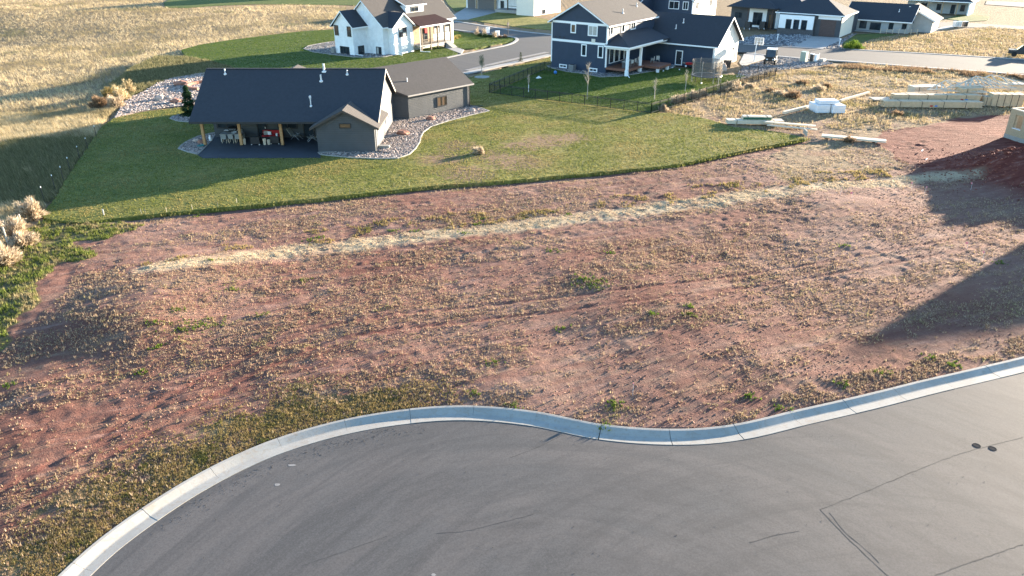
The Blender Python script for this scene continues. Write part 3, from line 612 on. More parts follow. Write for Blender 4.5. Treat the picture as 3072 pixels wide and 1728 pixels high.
X, Y = seeds(9000, -34, 44, 24, 84, lambda x, y: inpoly(x, y, lot) * sstep(fbm(x + 33, y + 8, 3, 3), .5, .68))
o = tufts('tall_weeds', X, Y, base_z(X, Y), rng.uniform(.10, .26, len(X)), rng.uniform(.08, .2, len(X)), 9, .012, 'weed_dry')
tag(o, 'taller dry weed tufts standing about the red lot', 'weeds', kind='stuff')
# straw strip
def p_straw(x, y): return sstep(1.15 - segdist(x, y, straw_line) + 3.2 * (fbm(x, y, 1.4, 4) - .5), 0, .8) * (.55 + .45 * sstep(fbm(x + 9, y, .7, 3), .4, .6))
X, Y = seeds(300000, -26, 38, 40, 70, p_straw); X, Y = X[:32000], Y[:32000]
o = tufts('straw_strip', X, Y, base_z(X, Y), rng.uniform(.03, .11, len(X)), rng.uniform(.06, .2, len(X)), 6, .016, 'weed_straw')
tag(o, 'pale strip of dry straw grass crossing the red lot', 'dry grass', kind='stuff')
# green weeds: margin by the field and small clumps in the lot
GREEN = [(-16.94, 36.65), (-17.88, 35.98), (-14.28, 38.04), (-12.99, 42.87), (4.78, 42.38), (5.05, 41.90), (4.50, 42.72), (2.74, 47.71), (0.06, 29.16), (4.83, 29.52), (4.76, 29.06), (11.41, 29.85), (8.01, 37.96), (2.77, 36.65), (10.09, 37.83), (-1.78, 30.22), (18.75, 32.06), (16.19, 31.00), (22.74, 32.79), (21.79, 33.61), (22.63, 32.72), (32.48, 45.83), (23.21, 48.54), (-3.55, 50.93), (-2.66, 52.82), (-7.15, 51.59), (-14.42, 49.65), (-13.82, 50.16), (-8.75, 51.59), (-2.45, 54.03), (4.26, 55.13), (-18.99, 37.83), (-19.58, 36.09), (-18.55, 34.08), (-24.48, 30.79), (-18.61, 31.84), (-17.02, 41.06), (-19.66, 45.02), (4.11, 27.68), (-0.96, 32.95), (10.40, 38.86), (6.71, 47.24), (12.56, 28.98), (-24.44, 54.76)]
gx_, gy_, gr = [], [], []
for i, (cx_, cy_) in enumerate(GREEN):
    nn = 46 if i in (0, 1, 4, 5) else 16; r_ = .55 if nn > 20 else .22
    gx_ += list(rng.normal(cx_, r_, nn)); gy_ += list(rng.normal(cy_, r_ * .8, nn))
X = np.array(gx_); Y = np.array(gy_)
X2, Y2 = seeds(44000, -46, -16, 28, 66, lambda x, y: inpoly(x + 5 * (fbm(x, y, 2.6, 4) - .5), y + 5 * (fbm(x + 50, y + 20, 2.6, 4) - .5), green_edge) * sstep(fbm(x, y, 1.3, 4), .24, .48))
o = tufts('green_weeds', X, Y, base_z(X, Y), rng.uniform(.08, .2, len(X)), rng.uniform(.06, .16, len(X)), 9, .02, 'weed_green'); tag(o, 'small bright green weed clumps dotted over the red lot', 'weeds', kind='stuff')
o = tufts('green_margin', X2, Y2, base_z(X2, Y2), rng.uniform(.1, .32, len(X2)), rng.uniform(.08, .25, len(X2)), 7, .022,
          blades('margin_grass', [(0, (.04, .06, .014)), (.5, (.13, .165, .035)), (1, (.30, .31, .10))], .35, (.6, .5, .62, [(0, (.16, .12, .06)), (.5, (.32, .25, .13)), (1, (.5, .41, .24))])))
tag(o, 'green weedy margin between the red lot and the tall field', 'weeds', kind='stuff')
# line of greener weeds just above the straw strip
X, Y = seeds(60000, -24, 34, 42, 72, lambda x, y: (segdist(x, y - 1.6 - 1.5 * fbm(x, y, 3, 2), straw_line) < 1.6) * sstep(fbm(x + 5, y, 1.2, 4), .54, .66)); X, Y = X[:1900], Y[:1900]
o = tufts('ditch_weeds', X, Y, base_z(X, Y), rng.uniform(.1, .28, len(X)), rng.uniform(.08, .2, len(X)), 8, .02, 'weed_olive'); tag(o, 'olive green weeds lining the upper side of the straw strip', 'weeds', kind='stuff')
kerb_coarse = [tuple(p) for p in kerb_line[::8]]; kerb_out = [tuple(p) for p in offset(kerb_line, -.06)[::3]] + [(60, -25), (-14, -25)]
# olive grass verge behind the left kerb
X, Y = seeds(150000, -22, 2, 17, 32, lambda x, y: np.exp(-(np.clip(segdist(x, y, kerb_coarse) - .4, 0, 99) / (1.5 + .7 * (x < -9))) ** 2) * np.maximum(sstep(fbm(x, y, 1.0, 4), .36, .56), .75 * (segdist(x, y, kerb_coarse) < 1.1 + .8 * fbm(x, y, 2, 2))) * sstep(-x, 1.5, 6) * (y > 16) * ~inpoly(x, y, kerb_out)); X, Y = X[:30000], Y[:30000]
o = tufts('verge_grass', X, Y, base_z(X, Y), rng.uniform(.05, .15, len(X)), rng.uniform(.04, .12, len(X)), 6, .013, 'weed_olive'); tag(o, 'olive grass verge growing behind the left end of the kerb', 'grass', kind='stuff')
# low grass along the kerb to the right
X, Y = seeds(90000, -3, 34, 26, 40, lambda x, y: (segdist(x, y, [tuple(p) for p in offset(kerb_line, -.9)[::10]]) < .75) * ~inpoly(x, y, kerb_out) * sstep(fbm(x, y, 1.1, 3), .4, .6)); X, Y = X[:3800], Y[:3800]
o = tufts('kerb_weeds', X, Y, base_z(X, Y), rng.uniform(.05, .16, len(X)), rng.uniform(.05, .13, len(X)), 6, .014, 'weed_dry'); tag(o, 'ragged weeds growing along the back of the kerb', 'weeds', kind='stuff')
# dry building plot on the right
def p_dry(x, y): return inpoly(x, y, dry_lot) * (.15 + .85 * sstep(fbm(x, y, 2.6, 4), .38, .56)) * np.where(y < 82, .3 + .3 * fbm(x, y, 2, 3), 1)
X, Y = seeds(130000, 14, 92, 54, 126, p_dry)
o = tufts('plot_weeds', X, Y, base_z(X, Y), (rng.gamma(2, .08, len(X)) + .05) * np.where(Y < 82, .45, 1), rng.uniform(.1, .3, len(X)) * np.where(Y < 82, .6, 1), 6, .022, 'plot_weed'); tag(o, 'dry tan weeds covering the open plot beside the street', 'weeds', kind='stuff')
X, Y = seeds(60000, 60, 150, 120, 190, lambda x, y: inpoly(x, y, far_dry) * .9)
o = tufts('far_weeds', X, Y, base_z(X, Y), rng.uniform(.15, .45, len(X)), rng.uniform(.12, .35, len(X)), 5, .035, 'plot_weed'); tag(o, 'dry rusty grass on the plot across the street', 'dry grass', kind='stuff')
# tall field on the left
def p_field(x, y):
    d = np.hypot(x, y); return inpoly(x, y, field_poly) * np.clip(75 / d, .12, 1) ** 1.1
X, Y = seeds(620000, -230, -8, 36, 330, p_field)
Xn, Yn = seeds(200000, -80, -22, 36, 92, lambda x, y: inpoly(x, y, field_poly) * .9); X = np.r_[X, Xn]; Y = np.r_[Y, Yn]
nz = fbm(X, Y, 14, 4); gsel = ((Y < 78) & (nz > .48)) | (nz > .66); dd = np.hypot(X, Y) / 80
hh = rng.uniform(.3, .75, len(X)) * (1 + .5 * (fbm(X, Y, 6, 3) - .5))
for sel, nm, mt, lb in ((~gsel, 'tall_field_grass', 'field_grass', 'tall golden dry grass of the open field on the left'), (gsel, 'field_green_grass', 'field_green', 'greener tall grass patches in the open field on the left')):
    o = tufts(nm, X[sel], Y[sel], base_z(X[sel], Y[sel]) - .02, hh[sel], rng.uniform(.15, .4, sel.sum()) * np.clip(dd[sel], .8, 2), 5, .017, mt, -.25); tag(o, lb, 'tall grass', kind='stuff')
X, Y = seeds(70000, -28, 32, 50, 82, lambda x, y: (segdist(x, y, edge_line) < .35) * .9)
o = tufts('lawn_edge_grass', X, Y, np.full(len(X), -.08), rng.uniform(.12, .28, len(X)), rng.uniform(.05, .15, len(X)), 6, .02, 'lawn_blade'); tag(o, 'ragged longer grass along the cut edge of the lawn', 'grass', kind='stuff')
X, Y = seeds(60000, -62, -24, 85, 135, lambda x, y: inpoly(x, y, weedy_verge) * .9)
o = tufts('verge_weeds', X, Y, np.full(len(X), 0.), rng.uniform(.1, .45, len(X)), rng.uniform(.1, .35, len(X)), 6, .03, 'field_green'); tag(o, 'shaded weedy ground between the rock garden and the white house lawn', 'weeds', kind='stuff')
# mown lawns
def lawn_tufts(nm, pl, n, mat, lb, z=.1, h=(.03, .10), wd=.024, k_=5, pr=None):
    xs = [p[0] for p in pl]; ys = [p[1] for p in pl]
    X, Y = seeds(n, min(xs), max(xs), min(ys), max(ys), lambda x, y: inpoly(x, y, pl) * (1 if pr is None else pr(x, y)))
    o = tufts(nm, X, Y, np.full(len(X), z + .015), rng.uniform(*h, len(X)), rng.uniform(.04, .1, len(X)), k_, wd, mat); tag(o, lb, 'grass', kind='stuff')
def not_house(x, y): return ~(((x > -31.5) & (x < -13) & (y > 71.5) & (y < 88)) | inpoly(x, y, bed_right) | inpoly(x, y, bed_left) | inpoly(x, y, bed_spruce) | inpoly(x, y, patio_poly))
bed_right = [(-18.99, 71.88), (-18.60, 71.18), (-15.85, 70.26), (-12.77, 69.81), (-10.94, 69.92), (-9.99, 71.29), (-9.61, 73.57), (-9.49, 75.85), (-9.59, 77.99), (-9.55, 79.94), (-8.93, 82.44), (-7.21, 85.08), (-4.70, 88.04), (-2.72, 90.13), (-3.60, 91.38), (-5.29, 93.42), (-11.89, 86.38), (-13.84, 87.37), (-13.86, 79.94), (-13.47, 72.72)]
bed_left = [(-30.56, 71.29), (-31.82, 72.12), (-33.26, 73.33), (-33.45, 74.57), (-33.48, 75.85), (-33.14, 78.13), (-32.03, 79.66), (-31.81, 79.94), (-31.08, 76.51), (-30.73, 73.33)]
bed_spruce = [(-39.37, 86.21), (-39.49, 87.37), (-38.92, 88.39), (-36.96, 88.90), (-34.95, 87.71), (-35.03, 84.76), (-36.50, 84.45), (-38.18, 85.08)]
bed_garden = [(-46.75, 88.90), (-47.86, 92.11), (-49.33, 97.34), (-49.19, 101.79), (-50.06, 107.60), (-49.44, 111.39), (-46.88, 115.42), (-42.06, 115.98), (-38.26, 96.94), (-40.10, 93.23), (-42.24, 92.11), (-43.80, 90.66), (-45.01, 89.25), (-45.98, 86.70)]
bed_white = [(-37.40, 140.04), (-37.51, 143.72), (-36.05, 146.70), (-33.67, 150.25), (-30.17, 139.25), (-27.41, 135.42), (-22.54, 136.17), (-20.57, 143.30), (-18.10, 148.45), (-13.04, 148.45), (-13.46, 144.56), (-16.20, 142.47), (-18.30, 137.31), (-19.79, 133.21), (-21.69, 130.71), (-24.44, 130.36), (-26.75, 130.71), (-30.66, 133.21), (-34.80, 136.17)]
bed_blue = [(5.48, 121.86), (6.17, 123.10), (10.62, 120.34), (14.25, 117.40), (17.91, 120.34), (25.02, 125.00), (26.32, 123.41), (24.56, 119.74), (19.82, 115.98), (15.91, 112.97), (12.91, 112.44), (10.80, 115.15), (8.31, 116.83), (6.23, 120.04)]
bed_modern = [(42.50, 146.70), (44.87, 153.02), (48.68, 157.86), (54.22, 159.88), (58.28, 158.86), (60.62, 157.86), (51.40, 142.47), (47.56, 145.83)]
bed_side = [(56.12, 140.44), (63.35, 151.16), (69.64, 160.91), (70.73, 160.91), (62.91, 148.45), (59.93, 142.47), (59.45, 140.04)]
bed_utv = [(32.78, 112.70), (35.86, 120.34), (41.55, 127.97), (46.42, 131.06), (51.64, 126.96), (51.73, 124.36), (46.33, 121.24), (40.58, 117.98), (34.27, 111.91)]
bare_lawn = lambda x, y: (fbm(x, y, 2.6, 4) > .53) & (segdist(x, y, [(-7.62, 70.95), (-1.78, 69.81), (0.13, 70.95), (3.62, 77.18)]) < 3.6)
lawn_tufts('lawn_grass', lawn_main, 330000, 'lawn_blade', 'short mown grass of the lawn round the charcoal house', .1, pr=lambda x, y: not_house(x, y) * np.where(bare_lawn(x, y), .3, .85))
lawn_tufts('yard_grass', lawn_blue, 60000, 'lush_blade', 'short green grass inside the black fence', .06, (.04, .08), .03)
lawn_tufts('farmhouse_grass', lawn_white, 90000, 'lush_blade', 'mown green lawn beside the white farmhouse', .06, (.04, .09), .035)
# loose clods of soil over the lot
X, Y = seeds(90000, -36, 46, 19, 84, lambda x, y: inpoly(x, y, lot) * sstep(fbm(x + 7, y + 3, 3.2, 4), .42, .62) * .75)
M['soil_clod'] = stone_mat('soil_clod', [(0, (.09, .04, .028)), (.5, (.20, .10, .072)), (1, (.33, .21, .155))])
o = pebbles('clods', np.c_[X, Y, base_z(X, Y)], rng.uniform(.02, .065, len(X)), 'soil_clod', None, .75); tag(o, 'small crumbled clods of red soil over the building lot', 'soil', kind='stuff')

# ------------------------------------------------------------------ rock beds
def rock_bed(nm, poly, n, size, mat, z=.13, edge=True, base=(.16, .13, .115)):
    root = sheet(nm, poly, z, plain(nm + '_base', base, .95, .4, 5), .25)
    xs = [p[0] for p in poly]; ys = [p[1] for p in poly]; x = rng.uniform(min(xs), max(xs), n * 3); y = rng.uniform(min(ys), max(ys), n * 3)
    kk = inpoly(x, y, poly); x, y = x[kk][:n], y[kk][:n]
    s = pebbles('stones', np.c_[x, y, np.full(len(x), z + .01)], rng.uniform(*size, len(x)), mat, root); s['kind'] = 'stuff'
    if edge:
        ln = np.array(list(poly) + [poly[0]]); mb = MB(); l = offset(ln, -.06); r = offset(ln, .06)
        for i in range(len(ln) - 1):
            mb.slab([(l[i][0], l[i][1], z + .05), (r[i][0], r[i][1], z + .05), (r[i + 1][0], r[i + 1][1], z + .05), (l[i + 1][0], l[i + 1][1], z + .05)], .2)
        mb.build('edging', 'concrete', root)
    return root
rock_bed('rock_bed', bed_right, 6500, (.045, .11), 'river_rock', .14)
rock_bed('rock_bed', bed_left, 1100, (.045, .11), 'river_rock', .14)
rock_bed('rock_bed', bed_spruce, 1000, (.05, .12), 'river_rock', .14)
rock_bed('rock_garden', bed_garden, 6500, (.06, .18), 'river_rock', .13, False)
rock_bed('rock_bed', bed_white, 2500, (.06, .14), 'grey_rock', .10)
rock_bed('rock_bed', bed_blue, 2500, (.06, .13), 'grey_rock', .10)
rock_bed('rock_bed', bed_modern, 1800, (.12, .3), 'grey_rock', .08, False)
rock_bed('rock_bed', bed_side, 700, (.08, .2), 'grey_rock', .09, False)
rock_bed('rock_bed', bed_utv, 2600, (.06, .16), 'grey_rock', .05, False)

# ================================================================== houses
def beam(mb, p, q, wd, ht):       # rectangular bar, upright sides, top edge from p to q
    p = np.array(p, float); q = np.array(q, float); d = q - p; n = np.array((-d[1], d[0])); L = np.linalg.norm(n)
    n = n / L * wd / 2 if L > 1e-6 else np.array((wd / 2, 0))
    vs = [(e[0] + s * n[0], e[1] + s * n[1], e[2] - z) for e in (p, q) for z in (0, ht) for s in (1, -1)]
    mb.add(vs, [(0, 1, 3, 2), (4, 6, 7, 5), (0, 4, 5, 1), (2, 3, 7, 6), (0, 2, 6, 4), (1, 5, 7, 3)])
class House:
    def __init__(s, name, label, loc, ang, z=.06):
        s.r = thing(name, label, 'house', (loc[0], loc[1], z), ang); s.t = (0, 0, 0)
    def mk(s, mb, name, mat, parent=None, smooth=False):
        ox, oy, a = s.t; c, q = math.cos(R(a)), math.sin(R(a))
        if s.t != (0, 0, 0): mb.v = [(ox + x * c - y * q, oy + x * q + y * c, z) for x, y, z in mb.v]
        return mb.build(name, mat, parent or s.r, smooth)
    def gable(s, x0, x1, y0, y1, h, ax, pitch, wall, roof, fas='white', ov=.45, og=.4, t=.16, z0=0.0, trim=None):
        if ax == 'x':
            m = (y0 + y1) / 2; hh = (y1 - y0) / 2; pk = h + pitch * hh; pr = [(y0, z0), (y1, z0), (y1, h), (m, pk), (y0, h)]
            vs = [(x0, a, b) for a, b in pr] + [(x1, a, b) for a, b in pr]; g0, g1 = x0 - og, x1 + og
            e = h + .14 - ov * pitch; rz = h + .14 + hh * pitch
            s1 = [(g0, y0 - ov, e), (g1, y0 - ov, e), (g1, m, rz), (g0, m, rz)]; s2 = [(g1, y1 + ov, e), (g0, y1 + ov, e), (g0, m, rz), (g1, m, rz)]
        else:
            m = (x0 + x1) / 2; hh = (x1 - x0) / 2; pk = h + pitch * hh; pr = [(x0, z0), (x1, z0), (x1, h), (m, pk), (x0, h)]
            vs = [(a, y0, b) for a, b in pr] + [(a, y1, b) for a, b in pr]; g0, g1 = y0 - og, y1 + og
            e = h + .14 - ov * pitch; rz = h + .14 + hh * pitch
            s1 = [(x0 - ov, g0, e), (x0 - ov, g1, e), (m, g1, rz), (m, g0, rz)]; s2 = [(x1 + ov, g1, e), (x1 + ov, g0, e), (m, g0, rz), (m, g1, rz)]
        mb = MB(); mb.add(vs, [(0, 1, 2, 3, 4), (9, 8, 7, 6, 5)] + [(i, 5 + i, 5 + (i + 1) % 5, (i + 1) % 5) for i in range(5)]); w_ = s.mk(mb, 'wall', wall)
        mb = MB(); mb.slab(s1, t); mb.slab(s2, t); r_ = s.mk(mb, 'roof', roof)
        if fas:
            mb = MB()
            for q in (s1, s2):
                for i in ((0, 1), (1, 2), (3, 0)):
                    a, b = np.array(q[i[0]]), np.array(q[i[1]]); cc = np.mean(q, 0); mid = (a + b) / 2; o_ = mid - cc; o_[2] = 0
                    d = (b - a); nn = np.array((-d[1], d[0], 0)); nn /= np.linalg.norm(nn) + 1e-9; nn *= np.sign(nn @ o_) * .025
                    beam(mb, a + nn - (0, 0, .025), b + nn - (0, 0, .025), .045, .2)
            s.mk(mb, 'fascia', fas, r_)
        return w_, r_
    def win(s, ax, val, sg, u0, u1, z0, z1, fm='white', nu=1, nv=1, gm='glass', parent=None, fw=.11, name='window', proud=.07):
        mb = MB(); a0, a1 = sorted((val, val + sg * proud)); b0, b1 = sorted((val + sg * .004, val + sg * .028))
        def bx(m_, ua, ub, za, zb, lo, hi):
            if ax == 'x': m_.box(lo, hi, ua, ub, za, zb)
            else: m_.box(ua, ub, lo, hi, za, zb)
        bx(mb, u0, u1, z1 - fw, z1, a0, a1); bx(mb, u0, u1, z0, z0 + fw, a0, a1); bx(mb, u0, u0 + fw, z0 + fw, z1 - fw, a0, a1); bx(mb, u1 - fw, u1, z0 + fw, z1 - fw, a0, a1)
        c0, c1 = sorted((val, val + sg * proud * .8))
        for i in range(1, nu):
            u = u0 + (u1 - u0) * i / nu; bx(mb, u - .035, u + .035, z0 + fw, z1 - fw, c0, c1)
        for i in range(1, nv):
            z = z0 + (z1 - z0) * i / nv; d0, d1 = sorted((val, val + sg * proud * .7)); bx(mb, u0 + fw, u1 - fw, z - .03, z + .03, d0, d1)
        f = s.mk(mb, name, fm, parent)
        ua, ub = u0 + fw, u1 - fw
        for i in range(nu):
            for j in range(nv):
                m2 = MB(); ww = (ub - ua) / nu; hz_ = (z1 - z0 - 2 * fw) / nv
                bx(m2, ua + i * ww + .01, ua + (i + 1) * ww - .01, z0 + fw + j * hz_ + .01, z0 + fw + (j + 1) * hz_ - .01, b0, b1)
                s.mk(m2, 'pane', gm if isinstance(gm, str) else gm[(i + j) % len(gm)], f)
        return f
    def panel(s, name, ax, val, sg, u0, u1, z0, z1, mat, proud=.05, parent=None):
        mb = MB(); a0, a1 = sorted((val - sg * .01, val + sg * proud))
        if ax == 'x': mb.box(a0, a1, u0, u1, z0, z1)
        else: mb.box(u0, u1, a0, a1, z0, z1)
        return s.mk(mb, name, mat, parent)
    def box(s, name, mat, *b, parent=None):
        mb = MB(); mb.box(*b); return s.mk(mb, name, mat, parent)
def vent(hs, x, y, z, h, r=.07, cap=False):
    mb = MB(); mb.lathe(x, y, [(r * 2.4, z - .1), (r * 2.2, z + .02), (r, z + .08), (r, z + h)] + ([(r * 2, z + h), (r * 2, z + h + .22), (r * .6, z + h + .26)] if cap else [(r * .9, z + h + .01)]), 12)
    return hs.mk(mb, 'roof_vent', 'galv')

# ---------------- charcoal house with the covered patio (nearest)
A = House('charcoal_house', 'charcoal single storey house with black shingle roof and covered patio on the lawn', (-22, 80), 0, .10)
pf = [(-2.3, 0), (6.2, 0), (6.2, 2.72), (0, 6.45), (-2.3, 5.05)]
mb = MB(); mb.add([(-9.1, a, b) for a, b in pf] + [(8.5, a, b) for a, b in pf], [(0, 1, 2, 3, 4), (9, 8, 7, 6, 5)] + [(i, 5 + i, 5 + (i + 1) % 5, (i + 1) % 5) for i in range(5)])
wa = A.mk(mb, 'wall', 'brown_siding')
mb = MB(); mb.slab([(-9.7, -6.65, 2.72), (8.85, -6.65, 2.72), (8.85, 0, 6.68), (-9.7, 0, 6.68)], .2); mb.slab([(8.85, 6.65, 2.72), (-9.7, 6.65, 2.72), (-9.7, 0, 6.68), (8.85, 0, 6.68)], .2)
ra = A.mk(mb, 'roof', 'roof_dark')
mb = MB(); beam(mb, (8.88, -6.65, 2.71), (8.88, 0, 6.67), .05, .24); beam(mb, (8.88, 6.65, 2.71), (8.88, 0, 6.67), .05, .24)
A.mk(mb, 'rake_board', plain('taupe_trim', (.34, .30, .27), .6, .1, 4), ra)
mb = MB(); beam(mb, (-9.73, -6.65, 2.71), (-9.73, 0, 6.67), .05, .24); beam(mb, (-9.72, -6.68, 2.72), (8.9, -6.68, 2.72), .05, .2); A.mk(mb, 'fascia', 'black_trim', ra)
A.box('ridge_cap', 'roof_dark', -9.7, 8.85, -.14, .14, 6.66, 6.72, parent=ra)
A.box('patio_ceiling', 'dark_trim', -9.05, 3.0, -6.4, -2.32, 2.5, 2.56)
mb = MB(); mb.box(-9.2, 3.0, -5.62, -5.38, 2.28, 2.498); mb.box(-9.2, -8.96, -5.36, -2.32, 2.28, 2.498); A.mk(mb, 'porch_beam', 'dark_trim')
mb = MB(); mb.slab([(-9.1, -6.3, 2.58), (-9.1, -2.31, 2.58), (-9.1, -2.31, 5.0)], .01); mb.add([(-9.1, -6.3, 2.58), (-9.1, -2.31, 2.58), (-9.1, -2.31, 5.0), (-8.95, -6.3, 2.58), (-8.95, -2.31, 2.58), (-8.95, -2.31, 5.0)], [(0, 1, 2), (5, 4, 3), (0, 3, 4, 1), (1, 4, 5, 2), (2, 5, 3, 0)]); A.mk(mb, 'porch_gable', 'brown_siding')
for px_ in (-9.0, -5.3, -1.15):
    mb = MB(); mb.box(px_ - .13, px_ + .13, -5.63, -5.37, .14, 2.275); po = A.mk(mb, 'porch_post', 'cedar')
    A.box('post_base', 'black', px_ - .15, px_ + .15, -5.65, -5.35, 0, .135, parent=po)
# bump-out bath wing with its own gable
A.gable(3.0, 8.62, -7.9, -2.28, 2.62, 'y', .52, 'brown_siding', 'roof', 'dark_trim', .5, .42)
A.win('y', -7.9, -1, 5.28, 6.42, 2.38, 2.86, 'black_trim', 1, 1, 'amber_pane', fw=.07)  # pane colour carries the amber reflection
# lit right side: meter box, doors, louvre
A.box('meter_box', 'white', 8.5, 8.64, -.2, .25, 1.0, 1.7); A.win('x', 8.62, 1, -6.0, -5.2, .9, 2.2, 'white', 1, 2); A.win('x', 8.5, 1, 1.0, 2.0, 0.9, 2.2, 'white', 1, 2)
mb = MB(); mb.bar((8.72, -7.75, .1), (8.72, -7.75, 2.5), .045); mb.bar((8.72, -7.75, .1), (10.4, -8.4, .06), .045); A.mk(mb, 'downspout', 'black_trim')
A.box('window_well_cover', 'concrete', 8.7, 9.75, -6.6, -6.1, .08, .3)
# patio openings
for u0, u1, z0, z1, nu in ((-8.75, -6.75, 1.0, 2.15, 2), (-2.45, -.35, .95, 2.15, 2), (2.0, 2.9, .95, 2.15, 1)): A.win('y', -2.3, -1, u0, u1, z0, z1, 'black_trim', nu, 1)
for u0, u1 in ((-4.6, -3.55), (.2, 1.35)):
    d = A.win('y', -2.3, -1, u0, u1, .06, 2.15, 'black_trim', 1, 1, name='door'); A.box('handle', 'galv', u1 - .2, u1 - .14, -2.42, -2.36, 1.0, 1.16, parent=d)
# roof vents
vent(A, -7.6, -.7, 6.27, .5); vent(A, 2.55, -.35, 6.47, .75, .11); vent(A, 2.45, -1.6, 5.72, .62, .09, False); vent(A, 5.0, -.75, 6.24, .42); vent(A, 1.95, -4.75, 3.87, .75, .06, True)
# garage wing turned to the street
d_ = np.array((.697, .717)); n_ = np.array((-.717, .697)); a0 = np.array((10.2, 5.9)); b0 = a0 + 9.46 * d_
fp = [(7.0, 5.9), tuple(a0), tuple(b0), tuple(b0 + 9.1 * n_), tuple(a0 + 9.1 * n_ - 3 * d_)]
mb = MB(); mb.prism(fp, 0, 2.74)
mg = b0 + 4.55 * n_; q_ = [(*b0, 2.7), (*(b0 + 9.1 * n_), 2.7), (*mg, 5.1)]; mb.add(q_ + [(p[0] - .2 * d_[0], p[1] - .2 * d_[1], p[2]) for p in q_], [(0, 1, 2), (5, 4, 3), (0, 3, 4, 1), (1, 4, 5, 2), (2, 5, 3, 0)])
mb.add([(7.0, 5.9, 2.7), (10.2, 5.9, 2.7), (7.0, 5.9, 4.2), (7.0, 6.0, 2.7), (10.2, 6.0, 2.7), (7.0, 6.0, 4.2)], [(0, 1, 2), (5, 4, 3), (0, 3, 4, 1), (1, 4, 5, 2), (2, 5, 3, 0)])
A.mk(mb, 'garage_wall', 'brown_siding')
ea = np.array((10.25, 5.6)); eb = ea + 10.2 * d_; rc = eb + 4.95 * n_; rd = rc - 11.6 * d_; ba = eb + 9.9 * n_
mb = MB(); mb.slab([(*ea, 2.74), (*eb, 2.74), (*rc, 5.36), (*rd, 5.36), (7.0, 5.6, 4.0)], .2)
mb.slab([(*ba, 2.74), (*(ba - 12 * d_), 2.74), (*rd, 5.36), (*rc, 5.36)], .2); rg = A.mk(mb, 'garage_roof', 'roof')
mb = MB(); o2 = -.03 * n_; beam(mb, (*(ea + o2), 2.75), (*(eb + o2), 2.75), .05, .16); A.mk(mb, 'gutter', plain('taupe_gutter', (.42, .38, .35), .5, .1, 4), rg)
A.t = (a0[0], a0[1], 45.8)
A.win('y', 0, -1, 4.25, 5.8, .75, 1.9, 'black_trim', 2, 1, 'amber_pane', fw=.09)  # amber reflection painted on the garage window panes
mb = MB(); mb.bar((9.4, -.08, .1), (9.4, -.08, 2.6), .05); mb.bar((9.4, -.08, .1), (10.6, -1.2, .08), .05); A.mk(mb, 'downspout', 'black_trim')
A.t = (0, 0, 0)
mb = MB(); mb.bar((9.9, 8.2, 3.5), (9.9, 8.2, 4.25), .07); A.mk(mb, 'roof_vent', 'galv')
# porch gable outline, unused; then an unseen rear wing inferred from its shadow
mb = MB(); mb.slab([(-3.6, 6.6, 3.2), (-1.2, 10, 3.2), (-1.0, 8, 5.9)], .15)
A.gable(-9.0, 0, 6.25, 15.2, 2.6, 'y', .4, 'brown_siding', 'roof', 'dark_trim', .4, .4)
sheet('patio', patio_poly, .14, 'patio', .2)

# ---------------- slate blue two storey house
Bh = House('blue_house', 'slate blue two storey house with white trim and a big rear garage wing', (14.01, 115.38), 54, .06)
wb, rb = Bh.gable(0, 15.3, 0, 9.7, 7.0, 'x', .56, 'blue_siding', 'roof', 'white', .5, .45, trim='white')
mb = MB()
for y_ in (-.03, 9.6): mb.box(-.06, -.002, y_, y_ + .16, .9, 6.72)
mb.box(-.05, -.004, .13, 9.6, 4.02, 4.36); mb.box(-.055, -.003, .13, 9.6, 6.72, 7.04); mb.box(.0, .14, -.06, -.002, .9, 6.9)
Bh.mk(mb, 'trim_board', 'white', wb)
Y_ = lambda u: 9.7 - u
for u0, u1, z0, z1, nu, g_ in ((3.36, 4.3, 5.38, 6.72, 1, 'amber_pane'), (6.4, 8.05, 5.2, 6.72, 2, 'curtain'), (5.36, 6.3, 2.18, 3.93, 1, 'glass'), (8.24, 9.18, 2.17, 3.93, 1, 'glass'), (1.5, 2.9, .1, .66, 2, 'glass'), (6.87, 8.3, .02, .62, 2, 'glass')):
    Bh.win('x', 0, -1, Y_(u1), Y_(u0), z0, z1, 'white', nu, 1, g_, fw=.15)
Bh.box('wall_vent', 'cream', -.12, -.002, Y_(7.72), Y_(7.12), 4.3, 4.82)
for u in (.75, 1.5, 2.25): Bh.box('outlet_hood', 'black', -.1, -.002, Y_(u + .1), Y_(u - .1), 4.6, 4.75)
for x0, x1, z0, z1, nu in ((.7, 1.65, 5.4, 6.8, 1), (4.2, 5.25, 5.45, 6.8, 1), (7.1, 8.75, 5.55, 6.8, 2)): Bh.win('y', 0, -1, x0, x1, z0, z1, 'white', nu, 1, fw=.14)
